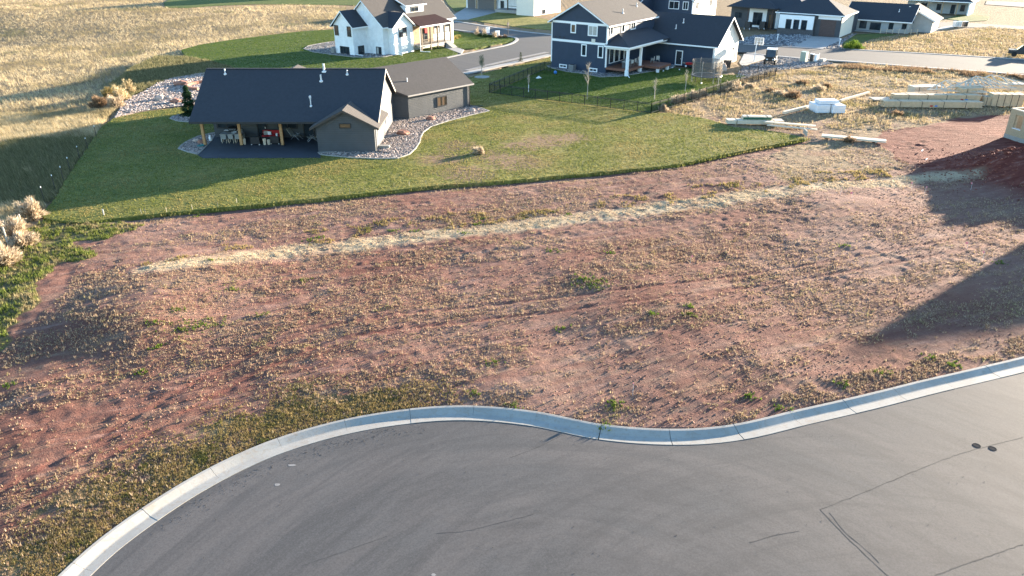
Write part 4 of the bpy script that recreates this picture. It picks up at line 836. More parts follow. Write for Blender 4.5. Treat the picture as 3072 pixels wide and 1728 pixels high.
# rear porch: hipped roof, posts, raised deck
mb = MB(); e_ = 4.1
mb.slab([(-.35, .25, e_), (-.35, -3.95, e_), (3.5, -.01, 5.42)], .14); mb.slab([(-.35, -3.95, e_), (13.1, -3.95, e_), (13.1, -.01, 5.42), (3.5, -.01, 5.42)], .14)
rp = Bh.mk(mb, 'porch_roof', 'roof_dark')
mb = MB(); beam(mb, (-.38, .25, e_), (-.38, -3.98, e_), .05, .22); beam(mb, (-.4, -3.98, e_), (10.6, -3.98, e_), .05, .22); Bh.mk(mb, 'gutter', 'white', rp)
Bh.box('porch_ceiling', 'dark_trim', -.1, 12.9, -3.7, -.02, 3.82, 3.9)
mb = MB(); mb.box(0, 13, -3.6, -3.42, 3.6, 3.82); mb.box(0, .16, -3.4, -.1, 3.6, 3.82); Bh.mk(mb, 'porch_beam', 'white')
for x_, y_ in ((.1, -3.5), (4.3, -3.5)):
    po = Bh.box('porch_post', 'white', x_ - .16, x_ + .16, y_ - .16, y_ + .16, .8, 3.6); Bh.box('post_base', 'white', x_ - .22, x_ + .22, y_ - .22, y_ + .22, .0, .8, parent=po)
for i in range(4): Bh.win('y', 0, -1, .9 + i * 1.6, 2.3 + i * 1.6, 1.3, 3.5, 'white', 1, 1, fw=.09)
dk = Bh.box('deck_frame', 'deck', .0, 9.2, -3.75, -.05, .62, .92)
for i in range(24): Bh.box('deck_board', 'deck', .0 + 0, 9.25, -3.8 + i * .155, -3.665 + i * .155, .922, .955, parent=dk)
mb = MB(); mb.box(5.2, 9.4, -6.2, -3.8, .55, .9); d2 = Bh.mk(mb, 'deck_extension', 'deck')
for x_, y_ in ((5.5, -5.9), (8.6, -6.0)): Bh.box('deck_pier', 'white', x_ - .18, x_ + .18, y_ - .18, y_ + .18, 0, .55)
# garage wing
wg, rgb = Bh.gable(13.1, 22.7, -11.6, 1.2, 3.62, 'y', .74, 'blue_siding', 'roof_dark', 'white', .5, .6)
Bh.panel('sunlit_gable_face', 'y', -11.6, -1, 13.12, 22.68, .05, 3.6, 'sunlit_gable_siding', .03)  # thin face in the sunlit colour over the slate blue wall
mb = MB(); mb.add([(13.12, -11.63, 3.602), (22.68, -11.63, 3.602), (17.9, -11.63, 7.1), (13.12, -11.59, 3.602), (22.68, -11.59, 3.602), (17.9, -11.59, 7.1)], [(0, 1, 2), (5, 4, 3), (0, 3, 4, 1), (1, 4, 5, 2), (2, 5, 3, 0)]); Bh.mk(mb, 'sunlit_gable_face', 'sunlit_gable_siding')
mb = MB(); mb.box(13.04, 13.098, -11.66, -11.5, .05, 3.5); Bh.mk(mb, 'corner_board', 'white')
d = Bh.win('x', 13.1, -1, -6.4, -5.2, .06, 2.32, 'white', 1, 1, 'black_trim', fw=.13, name='door'); Bh.box('handle', 'galv', 13.0, 13.05, -6.2, -6.12, 1.0, 1.14, parent=d)
d = Bh.win('y', -11.63, -1, 20.9, 21.9, .06, 2.15, 'white', 1, 1, 'black_trim', fw=.1, name='door'); Bh.box('wall_lamp', 'black', 20.5, 20.62, -11.8, -11.63, 2.1, 2.35)
for x_ in (17.5, 18.5): Bh.win('y', -11.63, -1, x_, x_ + .75, 1.1, 2.4, 'white', 1, 1, 'curtain', fw=.09)
for x_ in (17.3, 18.05): Bh.win('y', -11.63, -1, x_, x_ + .6, 5.0, 6.0, 'white', 1, 1, 'curtain', fw=.08)
mb = MB(); mb.bar((13.02, -11.4, .2), (13.02, -11.4, 3.5), .06); mb.bar((13.02, -11.4, .2), (11.6, -12.2, .08), .06); Bh.mk(mb, 'downspout', 'white')
mb = MB(); mb.bar((-.15, -3.85, .2), (-.15, -3.85, 4.0), .06); mb.bar((-.15, -3.85, .2), (-1.2, -4.7, .08), .06); Bh.mk(mb, 'downspout', 'white')
for x_, y_, z_, h_ in ((7, 1.4, 7.95, .6), (13.2, 2.3, 8.4, .5), (15.2, -3.9, 5.25, .6), (16.3, -4.6, 6.1, .6)): vent(Bh, x_, y_, z_, h_, .08)

# ---------------- white farmhouse
Wh = House('white_farmhouse', 'white farmhouse with black windows, steep gables and a maroon porch roof', (-26.86, 132.5), 54, .06)
Wh.gable(0, 3.6, 0, 4.6, 4.85, 'x', .92, 'white_siding', 'roof_dark', 'white', .45, .4)
Wh.gable(3.2, 21.6, -3.9, 4.9, 4.8, 'x', .84, 'white_siding', 'roof', 'white', .45, .35)
Wh.gable(4.4, 9.3, -5.1, .4, 4.6, 'y', .8, 'white_siding', 'roof_dark', 'white', .4, .35)
for y0, y1 in ((.35, 1.3), (3.45, 4.4)): Wh.win('x', 0, -1, y0, y1, 3.02, 4.68, 'black_trim', 1, 2, fw=.09)
Wh.win('x', 0, -1, 1.16, 3.46, .05, 1.32, 'black_trim', 3, 1, fw=.1); Wh.win('y', 0, -1, .9, 2.3, .05, 1.45, 'black_trim', 2, 1, fw=.1); Wh.win('x', 3.2, -1, -3.3, -2.05, .02, 1.3, 'black_trim', 2, 1, ['glass', 'curtain'], fw=.1)
Wh.win('y', -5.1, -1, 5.8, 7.7, 2.75, 4.3, 'black_trim', 2, 2, ['glass', 'curtain'], fw=.1)
Wh.box('skirt_board', 'white', 4.3, 9.4, -5.16, -5.102, 1.7, 1.86)
# dormer
mb = MB(); mb.box(10.6, 15.2, -2.5, -.2, 5.6, 7.3); wd_ = Wh.mk(mb, 'dormer', 'white_siding')
Wh.win('y', -2.5, -1, 11.8, 13.8, 6.2, 7.0, 'black_trim', 2, 1, parent=wd_)
mb = MB(); mb.slab([(10.2, -2.9, 7.4), (15.6, -2.9, 7.4), (15.6, .5, 8.75), (10.2, .5, 8.75)], .16); rdm = Wh.mk(mb, 'dormer_roof', 'roof')
mb = MB(); beam(mb, (10.2, -2.93, 7.4), (15.6, -2.93, 7.4), .05, .2); beam(mb, (10.17, -2.9, 7.4), (10.17, .5, 8.75), .05, .2); Wh.mk(mb, 'fascia', 'white', rdm)
# porch
mb = MB(); mb.slab([(9.6, -6.6, 4.25), (18.4, -6.6, 4.25), (17.2, -3.4, 5.5), (9.6, -3.4, 5.5)], .1); rpw = Wh.mk(mb, 'porch_roof', 'maroon_roof')
mb = MB(); beam(mb, (9.5, -6.63, 4.25), (18.4, -6.63, 4.25), .05, .2); Wh.mk(mb, 'gutter', 'white', rpw)
Wh.box('porch_floor', 'pale_concrete', 9.6, 18.2, -6.4, -3.92, .85, 1.05)
for x_ in (10.1, 12.5, 14.4, 16.3, 17.9): Wh.box('porch_post', 'bronze', x_ - .11, x_ + .11, -6.4, -6.18, .0 if x_ > 16 else .1, 4.12)
rl = Wh.box('porch_rail', 'bronze', 10.2, 16.2, -6.33, -6.25, 1.85, 1.95)
for i in range(26): Wh.box('baluster', 'bronze', 10.4 + i * .22, 10.45 + i * .22, -6.31, -6.27, 1.05, 1.85, parent=rl)
Wh.panel('stone_cladding', 'y', -3.9, -1, 9.6, 15.9, 1.06, 4.3, 'stone_tan', .08)
d = Wh.win('y', -3.98, -1, 13.2, 14.3, 1.06, 3.2, 'black_trim', 1, 2, name='front_door'); Wh.box('wreath', 'red_cushion', 13.45, 14.05, -4.16, -4.06, 2.6, 3.5, parent=d)
for x0 in (16.1, 18.9): Wh.win('y', -3.9, -1, x0, x0 + 1.7, 2.2, 4.1, 'black_trim', 1, 2, ['curtain', 'glass'], fw=.1)
for i in range(5): Wh.box('step', 'pale_concrete', 16.4, 17.8, -6.4 - .3 * (5 - i), -6.4 - .3 * (4 - i) , 0, .17 * (i + 1))
mb = MB(); mb.bar((9.55, -6.5, .1), (9.55, -6.5, 4.1), .06); mb.bar((9.55, -6.5, .1), (10.3, -8.0, .08), .06); Wh.mk(mb, 'downspout', 'white')
for x_, y_ in ((.3, -.35), (4.6, -5.4)):
    mb = MB(); mb.bar((x_, y_ + .3, .15), (x_ + .2, y_ - 1.2, .1), .06); Wh.mk(mb, 'downspout', 'white')

# ---------------- dark modern house with white panels
Dm = House('modern_house', 'low dark modern house with white wall panels and brown garage door', (64.63, 155.05), 54, .06)
def hip(hs, x0, x1, y0, y1, h, pitch, mat, fas='black_trim', ov=.6, sides=None):
    X0, X1, Y0, Y1 = x0 - ov, x1 + ov, y0 - ov, y1 + ov; hh = min(X1 - X0, Y1 - Y0) / 2; z = h + .1; zt = z + hh * pitch
    if Y1 - Y0 > X1 - X0: r0, r1 = ((X0 + X1) / 2, Y0 + hh, zt), ((X0 + X1) / 2, Y1 - hh, zt)
    else: r0, r1 = (X0 + hh, (Y0 + Y1) / 2, zt), (X1 - hh, (Y0 + Y1) / 2, zt)
    a, b, c, d = (X0, Y0, z), (X1, Y0, z), (X1, Y1, z), (X0, Y1, z); mb = MB()
    if Y1 - Y0 > X1 - X0: fs = [[a, b, r0], [b, c, r1, r0], [c, d, r1], [d, a, r0, r1]]
    else: fs = [[a, b, r1, r0], [b, c, r1], [c, d, r0, r1], [d, a, r0]]
    for f in fs: mb.slab(f, .14)
    r_ = hs.mk(mb, 'roof', mat); mb = MB()
    for p, q in ((a, b), (b, c), (c, d), (d, a)):
        o_ = np.array([(p[0] + q[0]) / 2 - (X0 + X1) / 2, (p[1] + q[1]) / 2 - (Y0 + Y1) / 2, 0]); o_ /= np.linalg.norm(o_); o_ *= .03
        beam(mb, np.array(p) + o_ + (0, 0, .01), np.array(q) + o_ + (0, 0, .01), .05, .2)
    hs.mk(mb, 'fascia', fas, r_); return r_
Dm.box('wall', 'dark_siding', 0, 13, 0, 12.2, -.4, 4.0); Dm.box('wall', 'dark_siding', 5.2, 13, 12.2, 24.5, -.4, 4.0)
Dm.panel('side_wall_cladding', 'y', 0, -1, .03, 9.2, .0, 3.98, 'cream', .04)
hip(Dm, 0, 9.5, 0, 12.4, 4.0, .5, 'roof_dark', 'white'); hip(Dm, 4.6, 13.4, 8, 24.5, 4.15, .5, 'roof_dark')
Dm.panel('header_panel', 'x', 0, -1, .15, 4.5, 3.2, 3.96, 'white', .05)
gd = Dm.panel('garage_door', 'x', 0, -1, .95, 3.95, .02, 3.12, 'brown_door', .03)
for j in range(5): Dm.box('door_panel', 'brown_door', -.06, -.031, 1.0, 3.9, .06 + j * .61, .62 + j * .61, parent=gd)
Dm.box('wall', 'dark_siding', -.7, 0.0, 4.95, 12.1, 1.12, 3.95); Dm.box('stone_base', 'dark_stone', -.75, 0.02, 4.9, 12.15, -.4, 1.115)
Dm.panel('white_panel', 'x', -.7, -1, 5.1, 12.0, 1.13, 3.7, 'white', .04)
for y0 in (6.35, 7.9, 9.45): Dm.win('x', -.74, -1, y0, y0 + 1.12, .98, 2.88, 'black_trim', 1, 1, fw=.09)
for y0, y1 in ((12.6, 14.6), (16.6, 20.4)): Dm.panel('white_panel', 'x', 5.2, -1, y0, y1, .2, 3.9, 'white', .05)
Dm.win('x', 5.15, -1, 13.0, 13.9, .9, 3.1, 'black_trim', 1, 1, fw=.09); Dm.win('x', 5.15, -1, 17.5, 19.5, .6, 3.2, 'black_trim', 2, 2, fw=.09); Dm.win('x', 5.2, -1, 22, 23.6, 1.8, 3.0, 'black_trim', 2, 1, fw=.09)
d = Dm.win('x', 5.2, -1, 15.0, 16.2, .05, 3.0, 'black_trim', 1, 1, 'amber_pane', fw=.12, name='front_door')
for y_ in (14.8, 20.0): Dm.box('porch_post', 'brown_door', 3.1, 3.3, y_ - .1, y_ + .1, 0, 4.0)
hip(Dm, 3.2, 8, 14.6, 20.2, 4.25, .45, 'roof_dark')

# ---------------- grey ranch house
Gh = House('grey_ranch_house', 'low grey ranch house with dark roof behind the dry grass slope', (80.85, 160.7), 54, .06)
Gh.gable(0, 8.8, 0, 12.4, 2.45, 'y', .62, 'grey_siding', 'roof_dark', 'white', .5, .5)
Gh.gable(4.2, 12.4, -3.6, 6, 2.45, 'x', .5, 'grey_siding', 'roof', 'white', .5, .5)
for y0, y1, z0, z1 in ((8.1, 9.5, .45, 1.95), (5.3, 7.4, .3, 1.75), (2.9, 3.8, .6, 1.9), (.4, 1.3, .8, 1.9)): Gh.win('x', 0, -1, y0, y1, z0, z1, 'black_trim', 1, 1, fw=.08)
Gh.box('porch_step', 'pale_concrete', -2, 0, 4, 12, 0, .18); vent(Gh, 2.2, 2.8, 3.95, .5)
Gh.win('y', -3.6, -1, 8.5, 9.3, .9, 1.9, 'white', 1, 1)
for y_ in (1.1, 1.9): Gh.win('y', 0, -1, 2.0 + y_, 2.5 + y_, 1.7, 2.2, 'black_trim', 1, 1, fw=.06)

# ---------------- far right house with dark porch
Fh = House('far_porch_house', 'far white ended house with a deep shaded porch at the top right', (111.3, 194.5), 54, .06)
Fh.box('wall', 'grey_siding', 2.2, 9, 0, 14, 0, 3.0); Fh.box('end_wall', 'white_siding', -.05, 9.0, -.35, -.003, 0, 3.0)
hip(Fh, 0, 9, -.4, 14.4, 3.0, .5, 'roof_dark', 'white')
for y_ in (2.2, 5.4, 8.6): Fh.box('porch_post', 'stone_tan', -.1, .2, y_, y_ + .3, 0, 2.95)
for y0, y1 in ((.9, 1.9), (3.0, 4.0), (6.2, 7.2), (9.5, 10.8)): Fh.win('x', 2.2, -1, y0, y1, .7 if y0 != 3.0 else .05, 2.2, 'black_trim', 1, 1, fw=.08)

# ---------------- house with twin garage doors at the top
Th = House('stone_trim_house', 'white house with dark garage doors and pale driveway at the top edge', (5.3, 193.1), 54, .06)
Th.gable(0, 12, -.0, 5.2, 5.4, 'x', .5, 'cream', 'roof', 'white', .4, .4)
Th.win('y', 0, -1, 3.6, 5.0, .15, 1.25, 'black_trim', 1, 1); Th.win('y', 0, -1, 5.0, 5.9, 3.4, 4.9, 'black_trim', 1, 1, fw=.08)
Th.box('wall', 'white_siding', 6.6, 13, 5.2, 16, 0, 4.2); Th.box('garage_wall', 'white_siding', 6.0, 14, 16, 26, 0, 4.2)
hip(Th, 3.4, 14, 5.6, 26, 4.2, .5, 'roof', 'white')
for y0, y1 in ((16.6, 22.0), (22.9, 25.5)):
    gd = Th.panel('garage_door', 'x', 6.0, -1, y0, y1, .02, 2.7, 'grey_door', .03)
    for j in range(4): Th.box('door_panel', 'grey_door', 5.94, 5.969, y0 + .05, y1 - .05, .05 + j * .66, .66 + j * .66, parent=gd)
for y_ in (15.95, 22.1): Th.box('stone_pier', 'stone_tan', 5.88, 6.1, y_, y_ + .65, 0, 4.0)
d = Th.win('x', 6.6, -1, 13.9, 15.0, .05, 2.3, 'black_trim', 1, 1, 'black_trim', name='door')
Th.box('porch_floor', 'pale_concrete', 2.2, 6.6, 5.3, 13.5, 0, .7)
for y_ in (5.6, 9.6): Th.box('porch_post', 'bronze', 2.4, 2.65, y_, y_ + .25, .7, 4.2)
for y0 in (6.4, 8.4): Th.win('x', 6.6, -1, y0, y0 + 1.5, 1.6, 3.4, 'black_trim', 2, 1)
Th.box('porch_rail', 'bronze', 2.45, 2.55, 5.85, 9.6, 1.6, 1.7)

# ---------------- blue-grey house half hidden behind the blue one
Eh = House('slate_house', 'blue grey house with white windows half hidden behind the garage ridge', (41.4, 182.5), 54, .06)
Eh.gable(0, 14, 0, 10, 4.6, 'x', .55, 'blue_siding', 'roof_dark', 'white', .5, .5)
for y0, y1 in ((1.1, 2.5), (3.4, 6.0)): Eh.win('x', 0, -1, y0, y1, 2.4, 4.2, 'white', 2, 1, fw=.14)
Eh.panel('corner_board', 'x', 0, -1, .0, .2, 0, 4.6, 'white', .05); Eh.panel('side_cladding', 'y', 0, -1, .2, 13.9, 0, 4.5, 'grey_siding', .03)
for x0 in (1.4, 9.2): Eh.win('y', -.03, -1, x0, x0 + 1.8, 2.4, 4.1, 'white', 2, 1, fw=.14)
Eh.gable(-7, 2.0, 10.0, 18, 4.4, 'y', .5, 'blue_siding', 'roof_dark', 'white', .5, .5)

# ---------------- house just beyond the top edge, only its eave corner and its long shadow reach the picture
Zh = House('distant_house', 'house at the top edge of which only a pale roof corner shows', (-58, 246), 54, .06)
Zh.gable(0, 22, 0, 13, 5.5, 'x', .6, 'cream', 'roof', 'white', .5, .5); Zh.win('x', 0, -1, 3, 5, 1, 2.6, 'white', 2, 1); Zh.win('x', 0, -1, 8, 10, 1, 2.6, 'white', 2, 1)
# ---------------- house shell in strand board at the right edge
Oh = House('unfinished_house', 'unfinished house shell sheathed in strand board at the right edge', (52.1, 78.5), -78, -.05)
# local x runs along the wall towards the viewer, local y into the house
def shell(x0, x1, y0, y1, h, open_win=None):
    mb = MB(); t = .16
    if open_win:
        a, b, c, d = open_win
        mb.box(x0, a, y0, y0 + t, .42, h); mb.box(b, x1, y0, y0 + t, .42, h); mb.box(a, b, y0, y0 + t, .42, c); mb.box(a, b, y0, y0 + t, d, h)
    else: mb.box(x0, x1, y0, y0 + t, .42, h)
    mb.box(x0, x0 + t, y0 + t, y1, .42, h); mb.box(x1 - t, x1, y0 + t, y1, .42, h); mb.box(x0 + t, x1 - t, y1 - t, y1, .42, h); return mb
Oh.mk(shell(0, 13.3, 0, 9, 3.0, (.75, 1.75, 1.2, 2.55)), 'sheathing', 'osb')
Oh.box('foundation', 'concrete', -.03, 13.35, -.03, 9.05, -.3, .415); Oh.box('top_plate', 'lumber_pale', -.02, 13.32, -.03, .22, 3.002, 3.1); Oh.box('top_plate', 'lumber_pale', -.02, .2, .23, 9, 3.002, 3.1)
for x_ in (.78, 1.66): Oh.box('window_stud', 'lumber', x_, x_ + .06, .162, .32, 1.2, 2.55)
Oh.box('window_sill', 'white', .72, 1.78, -.04, .3, 1.14, 1.198)
Oh.box('floor_deck', 'osb', .2, 13.1, .2, 8.8, .42, .46)
mb = MB(); pts = [(14.6, .42), (24.6, .42), (24.6, 3.0), (15.4, 6.5), (14.6, 6.5)]
mb.add([(a, 0, b) for a, b in pts] + [(a, 9, b) for a, b in pts], [(0, 1, 2, 3, 4), (9, 8, 7, 6, 5)] + [(i, 5 + i, 5 + (i + 1) % 5, (i + 1) % 5) for i in range(5)]); Oh.mk(mb, 'tall_wing', 'osb')

# ================================================================== things
ORD = ['first', 'second', 'third', 'fourth', 'fifth', 'sixth', 'seventh', 'eighth', 'ninth', 'tenth', 'eleventh', 'twelfth', 'thirteenth', 'fourteenth', 'fifteenth', 'sixteenth', 'seventeenth', 'eighteenth', 'nineteenth', 'twentieth']
def ordinals(group, text):          # number alike things from left to right as seen in the photo
    obs = [o for o in COL.objects if o.get('group') == group]; obs.sort(key=lambda o: o.location.x / (o.location.y * .9 + 9))
    for i, o in enumerate(obs): o['label'] = text % ORD[i]
# ---- patio furniture of the charcoal house (patio floor z = .14)
PZ = .145
def chair(loc, rz, label, group, seat='seat', leg='pale_wood'):
    t = thing('patio_chair', label, 'chair', (loc[0], loc[1], PZ), rz, group)
    mb = MB(); mb.box(-.25, .25, -.24, .24, .42, .48); mb.build('seat', seat, t)
    mb = MB(); mb.cbox(0, .26, .7, .5, .05, .5); mb.build('backrest', seat, t)
    for x in (-.23, .23):
        for y in (-.22, .24): mb = MB(); mb.bar((x, y, 0), (x * .95, y * .95, .42), .025); mb.build('leg', leg, t)
        mb = MB(); mb.box(x - .03, x + .03, -.22, .24, .62, .66); mb.build('armrest', seat, t)
    return t
t = thing('dining_table', 'long grey patio dining table behind the leftmost cedar posts', 'table', (-28.8, 76.35, PZ))
mb = MB(); mb.box(-1.15, 1.15, -.5, .5, .72, .77); mb.build('table_top', 'grey_metal', t)
for x in (-1.05, 1.05):
    for y in (-.42, .42): mb = MB(); mb.box(x - .04, x + .04, y - .04, y + .04, 0, .72); mb.build('leg', 'grey_metal', t)
for i, x in enumerate((-29.35, -28.65, -27.95)): chair((x, 75.6), 180, ('leftmost', 'middle', 'rightmost')[i] + ' grey chair on the near side of the patio dining table', 'chairs round the patio dining table')
for i, x in enumerate((-29.2, -28.3)): chair((x, 77.1), 0, ('left', 'right')[i] + ' grey chair on the far side of the patio dining table', 'chairs round the patio dining table')
t = thing('bowl', 'round pale bowl standing on the patio dining table', 'bowl', (-28.6, 76.4, PZ + .77)); mb = MB(); mb.lathe(0, 0, [(.12, 0), (.26, .1), (.28, .13), (.22, .1)], 12); mb.build('rim', 'white', t)
t = thing('barbecue_grill', 'black lidded barbecue grill with pale side shelves against the patio wall', 'grill', (-29.0, 77.35, PZ))
mb = MB(); mb.box(-.4, .4, -.25, .25, .1, .8); mb.build('cabinet', 'black', t)
mb = MB(); mb.bar((-.4, 0, .95), (.4, 0, .95), .27, 12); mb.build('lid', 'black', t)
for s in (-1, 1): mb = MB(); mb.box(min(s * .42, s * .9), max(s * .42, s * .9), -.22, .22, .84, .88); mb.build('side_shelf', 'galv', t)
mb = MB(); mb.bar((-.3, -.29, .95), (.3, -.29, .95), .02); mb.build('handle', 'galv', t)
t = thing('gas_bottle', 'white gas bottle on the patio beside the leftmost cedar post', 'gas bottle', (*(-31.09, 76.25), PZ))
mb = MB(); mb.lathe(0, 0, [(.1, 0), (.15, .06), (.155, .38), (.09, .48), (.05, .5)], 14); mb.build('tank', 'white', t, True); mb = MB(); mb.lathe(0, 0, [(.1, .47), (.1, .6), (.085, .6), (.085, .5)], 10); mb.build('collar', 'white', t)
t = thing('patio_sofa', 'dark wicker patio sofa with red cushions behind the right cedar post', 'sofa', (-24.9, 76.9, PZ))
mb = MB(); mb.box(-1.1, 1.1, -.4, .4, .1, .36); mb.box(-1.1, 1.1, .3, .42, .36, .82); mb.box(-1.1, -.96, -.4, .3, .36, .6); mb.box(.96, 1.1, -.4, .3, .36, .6); mb.build('frame', 'wicker', t)
for i in range(3):
    mb = MB(); mb.box(-.95 + i * .635, -.33 + i * .635, -.38, .2, .365, .5); mb.build('seat_cushion', 'red_cushion', t); mb = MB(); mb.box(-.95 + i * .635, -.33 + i * .635, .14, .29, .505, .92); mb.build('back_cushion', 'red_cushion', t)
mb = MB(); mb.cbox(-.6, .0, .68, .42, .12, .4, .3); mb.build('throw_pillow', 'curtain', t); mb = MB(); mb.cbox(-.2, -.05, .66, .36, .12, .36, -.2); mb.build('throw_pillow', 'white', t)
def armchair(loc, rz, lb, cush='red_cushion'):
    t = thing('wicker_armchair', lb, 'armchair', (loc[0], loc[1], PZ), rz, 'wicker armchairs on the patio')
    mb = MB(); mb.box(-.45, .45, -.42, .4, .08, .34); mb.box(-.45, .45, .3, .42, .34, .8); mb.box(-.45, -.33, -.42, .3, .34, .58); mb.box(.33, .45, -.42, .3, .34, .58); mb.build('frame', 'wicker', t)
    mb = MB(); mb.box(-.32, .32, -.4, .28, .345, .48); mb.build('seat_cushion', cush, t)
    for x in (-.4, .4): mb = MB(); mb.box(x - .05, x + .05, .28, .4, 0, .075); mb.build('foot', 'galv', t)
armchair((-26.0, 75.1), 180, 'dark wicker armchair with red cushion turned away, left of the white boxes'); armchair((-24.1, 75.4), 180, 'dark wicker armchair turned away, right of the white boxes', 'wicker')
for (x, y), h, lb in (((-27.15, 74.9), .55, 'pale tapered planter pot beside the middle cedar post'), ((-25.05, 74.75), .6, 'taller pale planter pot between the wicker armchairs'), ((-24.65, 74.8), .48, 'shorter pale planter pot between the wicker armchairs')):
    t = thing('planter_pot', lb, 'planter', (x, y, PZ), 0, 'pale planter pots on the patio'); mb = MB(); mb.lathe(0, 0, [(.12, 0), (.17, h), (.19, h + .02), (.15, h), (.13, h - .08)], 4); mb.build('pot', 'lumber_pale', t); mb = MB(); mb.lathe(0, 0, [(.12, h - .07), (.1, h - .05)], 8); mb.build('soil', 'dark_trim', t)
t = thing('table_lantern', 'white and red lantern standing by the patio sofa', 'lantern', (-24.15, 76.15, PZ)); mb = MB(); mb.lathe(0, 0, [(.16, 0), (.18, .4), (.1, .44)], 10); mb.build('base', 'red_paint', t); mb = MB(); mb.lathe(0, 0, [(.1, .44), (.12, .75), (.04, .85)], 10); mb.build('shade', 'white', t)
def lounge(loc, rz, lb):
    t = thing('lounge_chair', lb, 'lounge chair', (loc[0], loc[1], PZ), rz, 'sling lounge chairs on the patio')
    mb = MB(); mb.cbox(0, 0, .4, .95, .6, .05, 0, -.1); mb.build('seat', 'seat', t); mb = MB(); mb.cbox(.7, 0, .72, .85, .6, .05, 0, .95); mb.build('backrest', 'seat', t)
    for y in (-.3, .3): mb = MB(); mb.bar((-.5, y, 0), (.2, y, .6), .025); mb.bar((.5, y, 0), (-.2, y, .6), .025); mb.build('leg', 'grey_metal', t)
lounge((-20.6, 76.2), 20, 'pale sling lounge chair in the shaded right corner of the patio'); lounge((-22.4, 77.0), 160, 'dim sling lounge chair by the patio back wall')
# ---- boulders
def boulder(loc, r, mat, lb, grp='boulders in the rock beds', z=.1, flat=.65):
    bm = bmesh.new(); bmesh.ops.create_icosphere(bm, subdivisions=2, radius=1)
    sx, sy = random.uniform(.8, 1.4), random.uniform(.7, 1.1)
    for v in bm.verts:
        k_ = random.uniform(.78, 1.15); v.co = (v.co.x * r * sx * k_, v.co.y * r * sy * k_, max(-.3 * r, v.co.z * r * flat * k_) + .25 * r)
    me = bpy.data.meshes.new('boulder'); bm.to_mesh(me); bm.free(); o = bpy.data.objects.new('boulder', me); COL.objects.link(o); me.materials.append(M[mat])
    o.location = (loc[0], loc[1], z); return tag(o, lb, 'boulder', grp)
boulder((-11.66, 79.10), .55, 'red_rock', 'upright orange boulder in the river rock bed right of the patio wing'); boulder((-9.29, 85.72), .5, 'red_rock', 'dark red boulder lying below the garage window')
boulder((-4.84, 90.13), .4, 'pink_rock', 'flat pale boulder at the far end of the garage rock bed'); boulder((-31.74, 75.59), .42, 'red_rock', 'reddish boulder in the bed by the leftmost cedar post'); boulder((-32.52, 76.12), .35, 'pink_rock', 'pale boulder in the bed by the leftmost cedar post')
boulder((-44.79, 96.53), .75, 'pink_rock', 'large rounded pale boulder in the middle of the rock garden'); boulder((-42.15, 94.95), .6, 'red_rock', 'orange boulder at the right of the rock garden')
boulder((-43.81, 96.94), .6, 'pink_rock', 'pale flat boulder beside the orange one in the rock garden'); boulder((-45.96, 106.15), .8, 'red_rock', 'tall red and tan boulder at the back of the rock garden'); boulder((-46.03, 108.09), .55, 'pink_rock', 'small tan boulder at the back of the rock garden'); boulder((-47.01, 107.60), .5, 'pink_rock', 'small pale boulder left of the tall red one')
boulder((-20.52, 138.47), .8, 'red_rock', 'long red boulder in the bed below the farmhouse porch', z=.05); boulder((-19.73, 142.47), .6, 'red_rock', 'dark red boulder near the farmhouse porch downspout', z=.05)
boulder((-19.50, 142.06), .4, 'pink_rock', 'pale boulder on top of the farmhouse bed', z=.3)
# curved red seat wall and small paved circle behind the house
t = thing('seat_wall', 'curved red block seat wall round a small paved circle', 'wall', (*(-41.91, 105.21), .1))
mb = MB(); n = 18
for i in range(n):
    a0_, a1_ = R(120 + i * 8), R(120 + (i + 1) * 8 - .7); mb.prism([(2.6 * math.cos(a0_), 2.6 * math.sin(a0_)), (3.0 * math.cos(a0_), 3.0 * math.sin(a0_)), (3.0 * math.cos(a1_), 3.0 * math.sin(a1_)), (2.6 * math.cos(a1_), 2.6 * math.sin(a1_))], 0, .42)
mb.build('block', 'red_rock', t); mb = MB(); mb.lathe(0, 0, [(2.55, 0), (2.55, .06), (.1, .06)], 28); mb.build('paving', 'pale_concrete', t)
# ---- trees
def sapling(loc, h, lb, leafy=0, z=.06, ring=False, stake=False, mat='leaf'):
    t = thing('young_tree', lb, 'tree', (loc[0], loc[1], z), random.uniform(0, 360), 'young trees on the lawns'); mb = MB(); mb.bar((0, 0, 0), (.04, .02, h * .55), .06, 7, .04); mb.bar((.04, .02, h * .55), (0, 0, h), .04, 6, .012); mb.build('trunk', 'bark', t)
    mb = MB(); tips = []
    for i in range(26):
        z0 = h * random.uniform(.38, .9); a = random.uniform(0, 6.28); L = h * random.uniform(.14, .3) * (1.15 - z0 / h * .6); q = (L * .55 * math.cos(a), L * .55 * math.sin(a), z0 + L * .85)
        mb.bar((0, 0, z0), q, .018, 4, .006); tips.append(q)
        for _ in range(3):
            b = random.uniform(0, 6.28); s = (q[0] * .6 + .14 * math.cos(b), q[1] * .6 + .14 * math.sin(b), z0 + L * .6 + random.uniform(.1, .3)); mb.bar((q[0] * .5, q[1] * .5, z0 + L * .45), s, .01, 3, .004); tips.append(s)
    mb.build('branches', 'bark', t)
    if leafy:
        pts = np.array(tips)[rng.integers(0, len(tips), leafy)] + rng.normal(0, .11, (leafy, 3)); u = rng.normal(0, 1, (leafy, 2, 3)) * .05
        V = np.stack([pts, pts + u[:, 0], pts + u[:, 1]], 1).reshape(-1, 3); fast_mesh('crown', V, np.arange(leafy * 3).reshape(-1, 3), mat, t)
    if ring: mb = MB(); mb.lathe(0, 0, [(1.15, 0), (1.15, .06), (.95, .1), (.1, .1)], 26); mb.build('mulch_ring', 'concrete', t)
    if stake: mb = MB(); mb.bar((.0, -.07, .0), (.0, -.07, .95), .05, 6); mb.build('trunk_guard', 'white', t)
    return t
